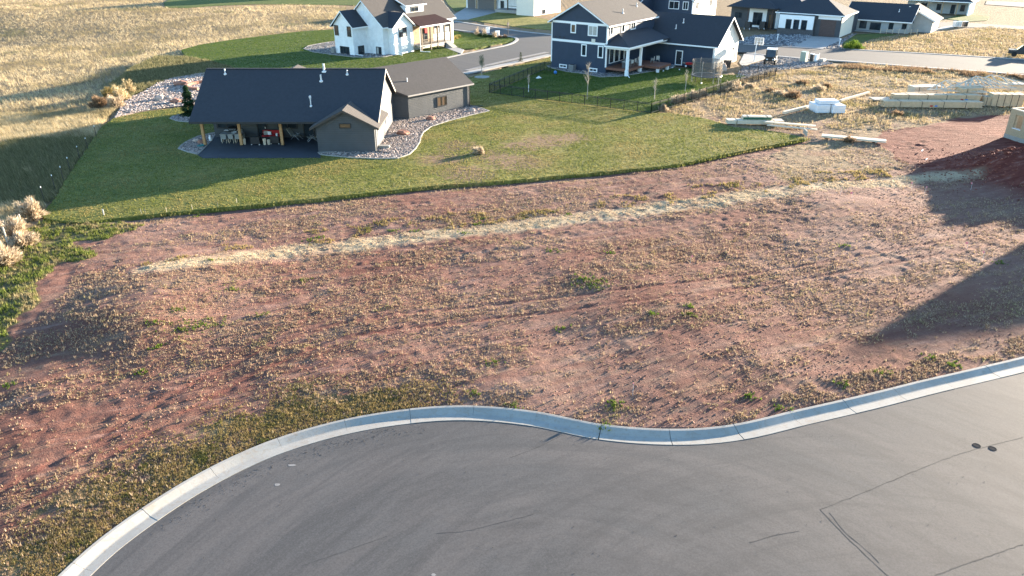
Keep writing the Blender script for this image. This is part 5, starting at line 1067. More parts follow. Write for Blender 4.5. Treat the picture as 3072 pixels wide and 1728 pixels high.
sapling((-4.40, 112.44), 3.0, 'young leafy tree in a stone ring beside the street', 900, ring=True)
sapling((2.19, 101.79), 2.2, 'thin bare sapling in a white guard inside the left of the fence', 0, stake=True)
sapling((9.61, 96.94), 4.6, 'tall bare sapling in the middle of the fenced yard', 40); sapling((18.23, 96.94), 2.6, 'bare branching sapling right of the tall one in the fenced yard', 60); sapling((23.26, 102.24), 2.7, 'bare forked sapling in front of the trampoline', 60); sapling((28.00, 103.82), 3.2, 'bare tan sapling by the fence behind the trampoline', 260, mat='bush_tan')
def spruce(loc, h, rad, lb, n=1500, z=.06):
    t = thing('spruce_tree', lb, 'tree', (loc[0], loc[1], z), 0, 'small spruces'); mb = MB(); mb.bar((0, 0, 0), (0, 0, h), .09, 7, .015); mb.build('trunk', 'dark_trim', t)
    zz = h * (.06 + .94 * rng.random(n) ** 1.25); rr = rad * (1 - zz / h) ** .85 * (.72 + .28 * np.sin(zz * 9 / h * 3.1)) * rng.uniform(.35, 1.05, n) + .03; a = rng.uniform(0, 6.28, n)
    c = np.stack([rr * np.cos(a), rr * np.sin(a), zz - .10 * rr], 1); out = np.stack([np.cos(a), np.sin(a), -.25 + 0 * a], 1); sd = np.stack([-np.sin(a), np.cos(a), 0 * a], 1); L = rng.uniform(.12, .26, n)[:, None] * h / 3.2
    V = np.stack([c + sd * L * .33, c - sd * L * .33, c + out * L], 1) + rng.normal(0, .015, (n, 3, 3)); fast_mesh('crown', V.reshape(-1, 3), np.arange(n * 3).reshape(-1, 3), 'needle', t); return t
spruce((-37.73, 88.04), 3.5, 1.35, 'dark green spruce at the left corner of the charcoal house', 5200); spruce((1.42, 126.30), 1.5, .5, 'tiny spruce on the lawn by the street', 700)
# ---- shrubs and bushes
def bush(name, loc, r, h, mat, lb, cat, grp, n=420, z=0.0):
    t = thing(name, lb, cat, (loc[0], loc[1], z), 0, grp); mb = MB()
    for i in range(5): a = random.uniform(0, 6.28); mb.bar((0, 0, 0), (r * .5 * math.cos(a), r * .5 * math.sin(a), h * .6), .02, 4, .006)
    mb.build('stems', 'bark', t); d = rng.normal(0, 1, (n, 3)); d /= np.linalg.norm(d, axis=1)[:, None]; k_ = rng.random(n)[:, None] ** .4
    n = n * 3; d = rng.normal(0, 1, (n, 3)); d[:, 2] = np.abs(d[:, 2]) * 1.1 - .1; d /= np.linalg.norm(d, axis=1)[:, None]; k_ = rng.random(n)[:, None] ** .5
    lump = 1 + .35 * np.sin(d[:, :1] * 5 + loc[0] * 3) * np.cos(d[:, 1:2] * 4 + loc[1]) + .2 * np.sin(d[:, 2:3] * 9 + loc[0])
    c = d * k_ * lump * np.array((r, r, h * .9)); c[:, 2] = np.maximum(c[:, 2], .02); u = d * .22 * max(r, .35) + rng.normal(0, .07, (n, 3)); v = rng.normal(0, .014, (n, 3)) * (1 + r)
    V = np.stack([c - v, c + v, c + u + (0, 0, .06)], 1).reshape(-1, 3); fast_mesh('foliage', V, np.arange(n * 3).reshape(-1, 3), mat, t); return t
bush('tumbleweed', (-3.23, 71.65), .48, .66, 'bush_tan', 'lone round tumbleweed on the thin lawn casting a long shadow', 'bush', None, 900, .1)
TB = [((-35.89, 50.16), 1.0, 1.3, 'big pale tumbleweed piled on the field fence at the left edge'), ((-36.93, 54.24), .9, 1.2, 'pale tumbleweed piled against the wooden fence post'), ((-33.85, 45.56), 1.1, 1.2, 'lowest tan tumbleweed at the left edge'), ((-34.33, 48.72), .8, .9, 'tumbleweed between the two big ones on the field fence')]
for l_, r_, h_, lb in TB: bush('tumbleweed', l_, r_, h_, 'bush_tan', lb, 'bush', 'tumbleweeds along the field fence', 1600)
for l_, r_, h_, mt, lb in (((-48.70, 92.67), 1.0, 1.4, 'bush_tan', 'golden rabbitbrush at the lower left corner of the rock garden'), ((-50.13, 96.94), 1.0, 1.5, 'field_grass', 'pale rabbitbrush along the left edge of the rock garden'), ((-52.48, 99.00), .9, 1.2, 'weed_olive', 'dark olive bush in the field by the rock garden'), ((-51.48, 102.02), .9, 1.4, 'field_grass', 'yellow bush at the upper left of the rock garden'), ((-50.85, 93.04), 1.1, 1.1, 'bush_rust', 'low rusty bush in the field beside the rock garden')):
    bush('field_bush', l_, r_, h_, mt, lb, 'bush', 'bushes round the rock garden', 900)
FB = [((20.49, 94.95), .6, .9), ((21.49, 95.74), .7, 1.1), ((23.40, 97.75), .7, 1.0), ((25.08, 99.42), .6, .8), ((28.41, 102.24), .6, .9), ((29.83, 103.36), .9, 1.1), ((30.72, 103.82), .7, .9), ((18.34, 91.20), .5, .6)]
for i, (l_, r_, h_) in enumerate(FB): bush('dry_bush', l_, r_, h_, 'bush_tan', 'pale dry bush leaning along the outside of the black fence', 'bush', 'dry bushes outside the fence', 420)
RB = [((35.33, 100.05), .8, .6), ((36.50, 98.58), 1.0, .75), ((34.71, 102.02), .7, .5), ((41.60, 103.36), .8, .65), ((40.81, 107.60), .8, .5), ((43.43, 105.21), .6, .4), ((32.85, 105.21), .7, .5), ((34.84, 76.51), .5, .5), ((45.41, 88.56), .6, .4)]
for i, (l_, r_, h_) in enumerate(RB): bush('rust_bush', l_, r_, h_, 'bush_rust' if i % 3 else 'bush_tan', 'rusty dry bush on the open plot beside the street', 'bush', 'rusty bushes on the open plot', 520)
for i, l_ in enumerate(((62.58, 143.30), (62.42, 140.85), (60.47, 140.04))): bush('green_shrub', l_, 1.0, 1.0, 'weed_green', ('left', 'right', 'lower')[i] + ' dark green shrub at the kerb below the modern house', 'shrub', 'green shrubs by the modern house drive', 380)
for i, (l_, mt, h_) in enumerate((((-7.10, 159.37), 'bush_tan', 1.3), ((-5.60, 158.86), 'bush_tan', 1.2), ((-3.51, 155.89), 'bush_tan', 1.2), ((-6.40, 156.87), 'needle', .6), ((-5.37, 155.89), 'needle', .6), ((-4.36, 155.41), 'needle', .6), ((-2.37, 154.92), 'bush_rust', .5), ((-1.39, 155.41), 'bush_rust', .5))):
    bush('border_plant', l_, .5, h_, mt, ('leftmost feathery pale grass plume in the street corner bed', 'middle feathery pale grass plume in the street corner bed', 'right feathery pale grass plume in the street corner bed', 'left dark low shrub in the street corner bed', 'middle dark low shrub in the street corner bed', 'right dark low shrub in the street corner bed', 'left rusty tuft by the stop sign', 'right rusty tuft by the stop sign')[i], 'plant', 'plants in the street corner bed', 330)
for i, l_ in enumerate(((-11.59, 152.09), (-11.04, 153.49), (-10.57, 155.41))): bush('round_shrub', l_, .5, .6, 'lawn_blade', ('near', 'middle', 'far')[i] + ' round yellow green shrub by the farmhouse corner', 'shrub', 'round shrubs by the farmhouse', 300)
for i, l_ in enumerate(((-2.93, 156.87), (-5.01, 161.95))):
    t = thing('landscape_stone', ('upright white stone right of the grass plumes', 'upright white stone behind the grass plumes')[i], 'stone', (*l_, .05)); mb = MB(); mb.prism([(-.4, -.15), (.35, -.2), (.4, .15), (-.3, .2)], 0, 1.1); mb.build('block', 'white', t)
# ---- black yard fence
def fence_run(root, p, q, n, h=1.25, tan=False):
    p = np.array(p); q = np.array(q); d = (q - p); L = np.linalg.norm(d); u = d / L
    for i in range(n + 1):
        c = p + d * i / n; mb = MB(); mb.box(c[0] - .035, c[0] + .035, c[1] - .035, c[1] + .035, .05, h + .06); mb.build('post', 'black', root)
    for z in (.18, h - .12, h):
        mb = MB(); beam(mb, (*p, z), (*q, z), .035, .04); mb.build('rail', 'bronze' if z == h and tan else 'black', root)
    mb = MB(); m = int(L / .12)
    for i in range(m):
        c = p + d * (i + .5) / m; mb.cbox(c[0], c[1], .05 + h / 2, .018, .018, h - .05)
    o = mb.build('pickets', 'black', root); o['kind'] = 'stuff'
fe = thing('yard_fence', 'black metal picket fence round the yard of the blue house', 'fence', (0, 0, .06))
c1, c2, c3, c4, c5 = (4.92, 118.27), (-3.01, 100.92), (16.46, 88.90), (38.75, 112.97), (34.26, 115.42)
fence_run(fe, c1, c2, 12); fence_run(fe, c2, c3, 13); fence_run(fe, c3, c4, 18, tan=True); fence_run(fe, c4, c5, 4); fence_run(fe, (4.92, 118.27), (5.89, 117.11), 1)
# ---- field fence posts on the left
for i, (l_, h_) in enumerate((((-43.90, 78.26), 1.15), ((-42.37, 73.45), 1.1), ((-41.60, 70.37), 1.1), ((-40.38, 66.36), 1.15), ((-39.39, 63.40), 1.2), ((-38.99, 61.27), 1.1), ((-38.12, 58.10), 1.1))):
    t = thing('steel_fence_post', 'thin dark steel fence post with pale tip at the field edge', 'fence post', (*l_, 0), 0, 'steel posts along the field edge'); mb = MB(); mb.box(-.022, .022, -.022, .022, -.2, h_); mb.build('post', 'dark_trim', t); mb = MB(); mb.box(-.024, .024, -.024, .024, h_, h_ + .12); mb.build('tip', 'white', t)
for l_, h_, lb in (((-36.67, 54.46), 1.5, 'weathered wooden fence post beside the upper tumbleweed'), ((-35.06, 48.30), 1.5, 'weathered wooden fence post beside the big left tumbleweed'), ((-36.21, 51.93), 1.1, 'short weathered fence post between the tumbleweeds'), ((-37.47, 55.13), 1.2, 'pale thin fence post behind the upper tumbleweed')):
    t = thing('wooden_fence_post', lb, 'fence post', (*l_, 0), 0, 'wooden posts along the field edge'); mb = MB(); mb.bar((0, 0, -.2), (-.06, .03, h_), .07, 8, .06); mb.build('post', 'lumber_grey', t)
# ---- stakes along the lawn edge and survey flags
for i, l_ in enumerate(((-31.55, 54.61), (-28.70, 54.76), (-28.37, 54.76), (-26.89, 55.13), (-25.12, 55.73), (-23.29, 56.27), (-22.15, 57.30), (-18.74, 58.27), (-15.94, 59.10), (-12.41, 60.21), (-10.03, 61.18), (-8.79, 61.54), (-7.42, 62.09), (-2.23, 63.59), (6.58, 67.83), (19.83, 74.07), (32.13, 74.83), (-13.51, 59.69))):
    t = thing('survey_stake', 'thin pale wooden stake along the lawn edge', 'stake', (*l_, -.1), random.uniform(0, 90), 'stakes along the lawn edge'); mb = MB(); mb.cbox(0, 0, .3, .022, .016, .62); mb.build('stake', 'lumber_grey', t)
for i, l_ in enumerate(((34.03, 61.18), (34.53, 59.95), (38.89, 60.83), (27.13, 59.10), (27.56, 57.86), (31.59, 46.11), (31.39, 47.71), (5.77, 30.02), (11.77, 45.29))):
    z_ = float(base_z(np.array([l_[0]]), np.array([l_[1]]))[0]); t = thing('survey_flag', 'small pink survey flag on a wire in the bare lot', 'flag', (*l_, z_), random.uniform(0, 180), 'pink survey flags in the lot')
    mb = MB(); mb.bar((0, 0, 0), (.03, 0, .62), .008, 4); mb.build('wire', 'galv', t); mb = MB(); mb.cbox(.12, 0, .55, .18, .01, .13); mb.build('flag', 'pink_flag', t)
# ---- stop sign seen from behind
t = thing('stop_sign', 'stop sign seen from behind on the street corner', 'sign', (*(-0.80, 157.86), .06), 50); mb = MB(); mb.bar((0, 0, 0), (0, 0, 3.0), .05, 8); mb.build('pole', 'dark_trim', t)
mb = MB(); mb.add([(.39 * math.cos(R(22.5 + 45 * i)), -.02, 2.2 + .39 * math.sin(R(22.5 + 45 * i))) for i in range(8)] + [(.39 * math.cos(R(22.5 + 45 * i)), .02, 2.2 + .39 * math.sin(R(22.5 + 45 * i))) for i in range(8)], [tuple(range(8)), tuple(range(15, 7, -1))] + [(i, 8 + i, 8 + (i + 1) % 8, (i + 1) % 8) for i in range(8)]); mb.build('plate', 'dark_trim', t)
# ---- trampoline with safety net
k = N('net_mesh'); tr = k.n('ShaderNodeBsdfTransparent'); di = k.n('ShaderNodeBsdfDiffuse'); di.inputs[0].default_value = (.16, .145, .13, 1); mx = k.n('ShaderNodeMixShader'); mx.inputs[0].default_value = .62; k.l(tr.outputs[0], mx.inputs[1]); k.l(di.outputs[0], mx.inputs[2]); k.l(mx.outputs[0], k.out.inputs[0]); M['net'] = k.m
t = thing('trampoline', 'round trampoline with a tall dark safety net in the fenced yard', 'trampoline', (*(27.69, 109.34), .06)); rr = 2.15
mb = MB(); n = 28
for i in range(n): a, b = 2 * math.pi * i / n, 2 * math.pi * (i + 1) / n; mb.bar((rr * math.cos(a), rr * math.sin(a), .85), (rr * math.cos(b), rr * math.sin(b), .85), .05, 6)
mb.build('frame', 'black', t); mb = MB(); mb.lathe(0, 0, [(1.75, .83), (1.75, .85), (.05, .85)], 28); mb.build('mat', 'black', t)
mb = MB(); mb.lathe(0, 0, [(2.12, .84), (2.12, .9), (1.78, .9), (1.78, .84)], 28); mb.build('pad', 'grey_metal', t)
V = []; Fq = []
for j, z in enumerate((.9, 1.6, 2.3, 2.9)):
    for i in range(n): a = 2 * math.pi * i / n; q = rr * (1 - .05 * math.sin(j)); V.append((q * math.cos(a), q * math.sin(a), z))
for j in range(3):
    for i in range(n): Fq.append((j * n + i, j * n + (i + 1) % n, (j + 1) * n + (i + 1) % n, (j + 1) * n + i))
mb = MB(); mb.add(V, Fq); mb.build('safety_net', 'net', t, fix=False)
for i in range(8):
    a = 2 * math.pi * (i + .3) / 8; mb = MB(); mb.bar((rr * math.cos(a), rr * math.sin(a), 0), (rr * math.cos(a), rr * math.sin(a), 3.0), .03, 6); mb.build('net_pole', 'grey_metal', t)
    if i % 2 == 0: mb = MB(); mb.bar(((rr - .1) * math.cos(a + .3), (rr - .1) * math.sin(a + .3), 0), ((rr - .1) * math.cos(a + .3), (rr - .1) * math.sin(a + .3), .85), .035, 6); mb.build('leg', 'black', t)
# ---- yard bits
def ball(loc, r, mat, lb, nm='play_ball'):
    bm = bmesh.new(); bmesh.ops.create_uvsphere(bm, u_segments=18, v_segments=12, radius=r); me = bpy.data.meshes.new(nm); bm.to_mesh(me); bm.free(); o = bpy.data.objects.new(nm, me); COL.objects.link(o); me.materials.append(M[mat]); o.location = (loc[0], loc[1], .08 + r)
    for p in me.polygons: p.use_smooth = True
    return tag(o, lb, 'ball')
ball((6.48, 114.87), .26, 'blue_ball', 'blue play ball on the grass by the blue house'); ball((27.24, 120.94), .16, 'white', 'small white ball by the garage back door')
t = thing('toy_slide', 'small white plastic toy lying on the fenced lawn', 'toy', (*(3.89, 111.65), .08), 30); mb = MB(); mb.add([(-.4, -.2, 0), (.4, -.2, 0), (.4, .2, 0), (-.4, .2, 0), (-.1, -.15, .35), (.1, .15, .3)], [(0, 1, 4), (1, 5, 4), (1, 2, 5), (2, 3, 5), (3, 4, 5), (3, 0, 4), (0, 3, 2, 1)]); mb.build('shell', 'white', t)
def acunit(loc, lb, z=.1, rz=54):
    t = thing('air_conditioner', lb, 'air conditioner', (*loc, z), rz, 'air conditioning units'); mb = MB(); mb.box(-.42, .42, -.42, .42, .05, .9); mb.build('casing', 'grey_metal', t); mb = MB(); mb.lathe(0, 0, [(.34, .9), (.34, .94), (.1, .96)], 14); mb.build('fan_guard', 'black', t)
    for i in range(7): mb = MB(); mb.box(-.435, .435, -.435, .435, .14 + i * .1, .16 + i * .1); mb.build('louvre', 'black', t)
acunit((9.18, 117.69), 'grey air conditioner against the blue house gable wall'); acunit((-30.96, 135.42), 'grey air conditioner at the left corner of the white farmhouse')
t = thing('wheel_barrow', 'red wheelbarrow beside the garage back door', 'wheelbarrow', (*(27.92, 120.94), .1), -20); mb = MB(); mb.add([(-.6, -.3, .35), (.6, -.3, .45), (.6, .3, .45), (-.6, .3, .35), (-.75, -.4, .62), (.8, -.4, .7), (.8, .4, .7), (-.75, .4, .62)], [(3, 2, 1, 0), (0, 1, 5, 4), (1, 2, 6, 5), (2, 3, 7, 6), (3, 0, 4, 7)]); mb.build('tray', 'red_paint', t)
mb = MB(); mb.bar((.75, -.05, .2), (.75, .05, .2), .2, 12); mb.build('wheel', 'tyre', t)
for y in (-.3, .3): mb = MB(); mb.bar((.6, y * .4, .25), (-1.2, y, .65), .025); mb.build('handle', 'lumber', t)
t = thing('tricycle', 'small pedal tricycle under the edge of the deck', 'tricycle', (*(18.33, 117.11), .1), 20)
for x, y, r_ in ((-.45, 0, .24), (.35, -.22, .17), (.35, .22, .17)): mb = MB(); mb.bar((x, y - .03, r_), (x, y + .03, r_), r_, 14); mb.build('wheel', 'tyre', t)
mb = MB(); mb.bar((-.45, 0, .24), (-.3, 0, .75), .025); mb.bar((-.35, 0, .55), (.35, 0, .25), .025); mb.bar((.35, -.2, .17), (.35, .2, .17), .02); mb.build('frame', 'cedar', t); mb = MB(); mb.box(.05, .3, -.1, .1, .45, .5); mb.build('seat', 'black', t); mb = MB(); mb.bar((-.3, -.2, .75), (-.3, .2, .75), .02); mb.build('handlebar', 'black', t)
def on_deck(lx, ly): a = R(54); return (14.01 + lx * math.cos(a) - ly * math.sin(a), 115.38 + lx * math.sin(a) + ly * math.cos(a))
t = thing('deck_grill', 'dark kitchen grill with a pale cabinet at the left of the deck', 'grill', (*on_deck(1.4, -2.6), 1.02), 54); mb = MB(); mb.box(-.6, .6, -.3, .3, 0, .85); mb.build('cabinet', 'dark_stone', t); mb = MB(); mb.box(-.75, .75, -.36, .36, .85, .92); mb.build('counter', 'curtain', t); mb = MB(); mb.box(.1, .5, -.33, -.305, .15, .7); mb.build('door', 'grey_metal', t)
t = thing('deck_table', 'pale oval dining table on the rear deck', 'table', (*on_deck(3.7, -1.8), 1.02), 54); mb = MB(); mb.lathe(0, 0, [(.9, .7), (.92, .74), (.1, .75)], 18); mb.build('table_top', 'curtain', t); mb = MB(); mb.lathe(0, 0, [(.35, 0), (.08, .1), (.08, .7)], 10); mb.build('pedestal', 'grey_metal', t)
for i, (lx, ly) in enumerate(((2.9, -2.7), (4.4, -2.9), (4.9, -1.2), (6.0, -2.6), (7.6, -3.9), (8.4, -4.4))):
    c = chair(on_deck(lx, ly), random.uniform(0, 360), ('pale chair at the left of the deck table', 'pale chair in front of the deck table', 'pale chair behind the deck table', 'pale chair right of the deck table', 'white lounge chair on the deck extension, left one', 'white lounge chair on the deck extension, right one')[i], 'chairs on the rear deck', 'curtain', 'grey_metal'); c.location.z = 1.02
for i, (l_, lb) in enumerate((((23.10, 117.40), 'leftmost scrap of white litter on the yard grass'), ((25.04, 120.34), 'white scrap on the yard grass near the garage door'), ((25.77, 118.56), 'rightmost white scrap on the yard grass'), ((26.67, 107.60), 'white scrap under the trampoline edge'))):
    t = thing('litter', lb, 'litter', (*l_, .085), random.uniform(0, 180), 'white scraps on the yard grass'); mb = MB(); mb.cbox(0, 0, .04, .5, .18, .08); mb.build('scrap', 'white', t)
# bins by the garage
for i, (l_, mt, lb) in enumerate((((33.44, 120.04), 'black', 'black wheeled bin against the sunlit garage wall'), ((32.26, 117.40), 'pink_rock', 'pale sack pile beside the black wheeled bin'))):
    t = thing('wheeled_bin' if i == 0 else 'sack', lb, 'bin' if i == 0 else 'sack', (*l_, .1), 40)
    if i == 0:
        mb = MB(); mb.add([(-.3, -.35, .05), (.3, -.35, .05), (.3, .35, .05), (-.3, .35, .05), (-.4, -.45, 1.1), (.4, -.45, 1.1), (.4, .45, 1.1), (-.4, .45, 1.1)], [(3, 2, 1, 0), (4, 5, 6, 7), (0, 1, 5, 4), (1, 2, 6, 5), (2, 3, 7, 6), (3, 0, 4, 7)]); mb.build('body', mt, t); mb = MB(); mb.cbox(0, 0, 1.15, .9, 1.0, .08, 0, .08); mb.build('lid', mt, t)
        for y in (-.3, .3): mb = MB(); mb.bar((.32, y - .04, .14), (.32, y + .04, .14), .14, 10); mb.build('wheel', 'tyre', t)
    else:
        mb = MB(); mb.lathe(0, 0, [(.5, 0), (.55, .3), (.4, .8), (.2, 1.0), (.25, 1.15)], 9); mb.build('bag', mt, t)
# ---- basketball hoop
t = thing('basketball_hoop', 'basketball hoop on a leaning pole beside the drive', 'basketball hoop', (*(39.37, 125.98), .1), -40); mb = MB(); mb.bar((0, 0, 0), (.0, .25, 3.1), .07, 8); mb.build('pole', 'white', t); mb = MB(); mb.bar((0, .25, 2.9), (0, 1.0, 3.0), .05); mb.build('arm', 'grey_metal', t)
mb = MB(); mb.box(-.75, .75, 1.0, 1.04, 2.6, 3.6); mb.build('backboard', 'curtain', t); mb = MB()
for x in (-.75, -.25, .25, .69): mb.box(x, x + .06, .96, 1.08, 2.55, 3.65)
for z in (2.55, 3.05, 3.6): mb.box(-.75, .75, .965, 1.075, z, z + .06)
mb.build('backboard_frame', 'white', t); mb = MB()
for i in range(14): a, b = 2 * math.pi * i / 14, 2 * math.pi * (i + 1) / 14; mb.bar((.23 * math.cos(a), 1.32 + .23 * math.sin(a), 2.75), (.23 * math.cos(b), 1.32 + .23 * math.sin(b), 2.75), .015, 4)
mb.build('rim', 'red_rock', t); mb = MB(); mb.lathe(0, 1.32, [(.22, 2.35), (.23, 2.74)], 10); mb.build('net', 'net', t)
# ---- side by side utility vehicle
t = thing('utility_vehicle', 'dark four seat utility buggy with white roof parked on gravel', 'vehicle', (*(41.53, 124.36), .1), -112); t.scale = (1.15, 1.15, 1.15)
mb = MB(); mb.add([(-1.4, -.7, .45), (1.35, -.7, .45), (1.35, .7, .45), (-1.4, .7, .45), (-1.4, -.72, .95), (.55, -.72, .95), (.55, .72, .95), (-1.4, .72, .95), (1.35, -.55, .85), (1.35, .55, .85)], [(3, 2, 1, 0), (0, 1, 8, 5, 4), (2, 3, 7, 6, 9), (1, 2, 9, 8), (3, 0, 4, 7), (4, 5, 6, 7), (5, 8, 9, 6)]); mb.build('body', 'black', t)
mb = MB(); mb.box(.6, 1.3, -.5, .5, .88, .98); mb.build('bonnet', 'black', t); mb = MB(); mb.slab([(-1.0, -.7, 1.98), (.45, -.66, 1.95), (.45, .66, 1.95), (-1.0, .7, 1.98)], .07); mb.build('roof', 'white', t)
for y in (-.68, .68):
    for a_, b_ in (((.75, y, .95), (.4, y * .95, 1.92)), ((-.3, y, .95), (-.3, y * .97, 1.92)), ((-1.2, y, .95), (-1.0, y * .97, 1.92))): mb = MB(); mb.bar(a_, b_, .04, 6); mb.build('roll_bar', 'black', t)
mb = MB(); mb.slab([(.76, -.6, .98), (.76, .6, .98), (.44, .58, 1.88), (.44, -.58, 1.88)], .02); mb.build('windscreen', 'glass', t)
for x, y in ((.95, -.68), (.95, .68), (-1.0, -.68), (-1.0, .68)):
    mb = MB(); mb.bar((x, y - .13, .34), (x, y + .13, .34), .34, 16); wl = mb.build('wheel', 'tyre', t); mb = MB(); mb.bar((x, y - .14, .34), (x, y + .14, .34), .18, 12); mb.build('rim', 'galv', wl)
for x in (.05, -.75):
    for y in (-.35, .35): mb = MB(); mb.box(x - .25, x + .2, y - .25, y + .25, .9, 1.0); mb.box(x - .3, x - .2, y - .25, y + .25, 1.0, 1.5); mb.build('seat', 'seat', t)
for y in (-.4, .4): mb = MB(); mb.bar((1.33, y, .72), (1.38, y, .72), .09, 10); mb.build('headlight', 'white', t)
for s in (-1, 1): mb = MB(); mb.box(-.95, .3, min(s * .7, s * .74), max(s * .7, s * .74), .5, .95); mb.build('door', 'white', t)
# ---- utility boxes by the street
for l_, sx, sy, h_, mt, lb in (((47.69, 126.63), 1.0, .9, 1.45, 'utility_green', 'large pale green transformer box by the street'), ((48.83, 126.30), .5, .45, 1.2, 'dark_trim', 'narrow dark utility pedestal right of the transformer'), ((49.54, 126.30), .45, .45, 1.05, 'white', 'narrow white utility pedestal right of the transformer')):
    t = thing('utility_box', lb, 'utility box', (*l_, .05), 50, 'utility boxes by the street'); mb = MB(); mb.box(-sx / 2, sx / 2, -sy / 2, sy / 2, .1, h_); mb.build('cabinet', mt, t); mb = MB(); mb.slab([(-sx / 2 - .04, -sy / 2 - .04, h_ + .06), (sx / 2 + .04, -sy / 2 - .04, h_ + .06), (sx / 2 + .04, sy / 2 + .04, h_ + .1), (-sx / 2 - .04, sy / 2 + .04, h_ + .1)], .09); mb.build('lid', 'white' if mt != 'utility_green' else mt, t); mb = MB(); mb.box(-sx / 2 - .1, sx / 2 + .1, -sy / 2 - .1, sy / 2 + .1, 0, .1); mb.build('pad', 'concrete', t)
t = thing('utility_stub', 'thin white marker post by the utility pedestals', 'post', (*(50.27, 126.96), .05)); mb = MB(); mb.bar((0, 0, 0), (0, 0, 1.3), .03); mb.build('post', 'white', t)
t = thing('meter_vault', 'low pale concrete vault at the end of the utility row', 'vault', (*(50.75, 126.63), .05), 50); mb = MB(); mb.box(-.7, .7, -.4, .4, 0, .4); mb.build('box', 'pale_concrete', t); mb = MB(); mb.box(-.6, .6, -.32, .32, .4, .45); mb.build('lid', 'concrete', t)
# posts with mail by modern house, carts by its door
for l_, lb in (((50.75, 149.80), 'short white post at the left of the modern house rock bed'), ((60.07, 143.30), 'short white post beside the modern house drive')):
    t = thing('marker_post', lb, 'post', (*l_, .08), 0, 'white posts by the modern house'); mb = MB(); mb.box(-.06, .06, -.06, .06, 0, 1.2); mb.build('post', 'white', t); mb = MB(); mb.box(-.16, .16, -.1, .1, 1.2, 1.32); mb.build('cap', 'white', t)
for l_, lb in (((50.09, 167.34), 'black covered cart left of the modern house entry'), ((53.20, 167.34), 'black covered cart right of the modern house entry')):
    t = thing('covered_cart', lb, 'cart', (*l_, .08), 54, 'black carts by the modern house entry'); mb = MB(); mb.add([(-.7, -.6, .25), (.7, -.6, .25), (.7, .6, .25), (-.7, .6, .25), (-.6, -.55, 1.7), (.6, -.55, 1.5), (.6, .55, 1.5), (-.6, .55, 1.7)], [(3, 2, 1, 0), (4, 5, 6, 7), (0, 1, 5, 4), (1, 2, 6, 5), (2, 3, 7, 6), (3, 0, 4, 7)]); mb.build('cover', 'black', t)
    for y in (-.55, .55): mb = MB(); mb.bar((-.5, y - .05, .25), (-.5, y + .05, .25), .25, 12); mb.build('wheel', 'galv', t)
    mb = MB(); mb.cbox(0, 0, 1.72, 1.0, .3, .1, .2); mb.build('top_bag', 'white', t)
# ---- dark car at right edge of the street
t = thing('parked_pickup', 'dark pickup cut off by the right edge of the street', 'pickup', (*(86.71, 131.06), .1), 149)
mb = MB(); mb.add([(-2.7, -.95, .45), (2.6, -.95, .45), (2.6, .95, .45), (-2.7, .95, .45), (-2.7, -.95, 1.1), (2.6, -.92, 1.05), (2.6, .92, 1.05), (-2.7, .95, 1.1)], [(3, 2, 1, 0), (4, 5, 6, 7), (0, 1, 5, 4), (1, 2, 6, 5), (2, 3, 7, 6), (3, 0, 4, 7)]); mb.build('body', 'black_trim', t)
mb = MB(); mb.add([(-.9, -.85, 1.06), (1.5, -.85, 1.06), (1.5, .85, 1.06), (-.9, .85, 1.06), (-.7, -.7, 1.85), (.7, -.7, 1.85), (.7, .7, 1.85), (-.7, .7, 1.85)], [(4, 5, 6, 7), (0, 1, 5, 4), (1, 2, 6, 5), (2, 3, 7, 6), (3, 0, 4, 7)]); mb.build('cab', 'black_trim', t)
mb = MB(); mb.slab([(1.46, -.78, 1.1), (1.46, .78, 1.1), (.76, .66, 1.82), (.76, -.66, 1.82)], .02); mb.build('windscreen', 'glass', t)
for x in (-1.7, 1.7):
    for y in (-.9, .9): mb = MB(); mb.bar((x, y - .12, .4), (x, y + .12, .4), .4, 16); mb.build('wheel', 'tyre', t)
# ---- patio vents, hose, culvert
t = thing('garden_hose', 'coiled teal garden hose on the stones by the leftmost post', 'hose', (*(-31.31, 74.07), .2)); mb = MB()
for i in range(40): a, b = i * .35, (i + 1) * .35; mb.bar((.32 * math.cos(a), .22 * math.sin(a), i * .003), (.32 * math.cos(b), .22 * math.sin(b), (i + 1) * .003), .025, 5)
mb.build('coil', 'teal', t)
t = thing('pipe_marker', 'short grey pipe stub in the weedy lawn corner', 'pipe', (*(-31.51, 54.54), .0)); mb = MB(); mb.bar((0, 0, 0), (0, 0, .55), .06, 8); mb.build('pipe', 'grey_metal', t)

# ================================================================== building materials on the plot
def stack(name, label, loc, rz, L, W, layers, t_, mat, group='timber stacks on the plot', straps=2, z=.0, n=6, bearers=True, cat='lumber stack'):
    o = thing(name, label, cat, (loc[0], loc[1], z), rz, group); z_ = .1 if bearers else 0
    if bearers:
        for x in (-L * .35, L * .35): mb = MB(); mb.box(x - .06, x + .06, -W / 2, W / 2, 0, .1); mb.build('bearer', 'lumber_grey', o)
    bw = W / n
    for j in range(layers):
        for i in range(n):
            e = random.uniform(-.05, .05) * L * .2; mb = MB(); mb.box(-L / 2 + e, L / 2 + e, -W / 2 + i * bw + .004, -W / 2 + (i + 1) * bw - .004, z_ + j * t_ + .003, z_ + (j + 1) * t_ - .003); mb.build('board', mat, o)
    for k_ in range(straps):
        x = L * (-.33 + .66 * k_ / max(1, straps - 1)); mb = MB(); mb.box(x - .03, x + .03, -W / 2 - .012, W / 2 + .012, z_ - .005, z_ + layers * t_ + .012); mb.build('strap', 'black', o)
    return o
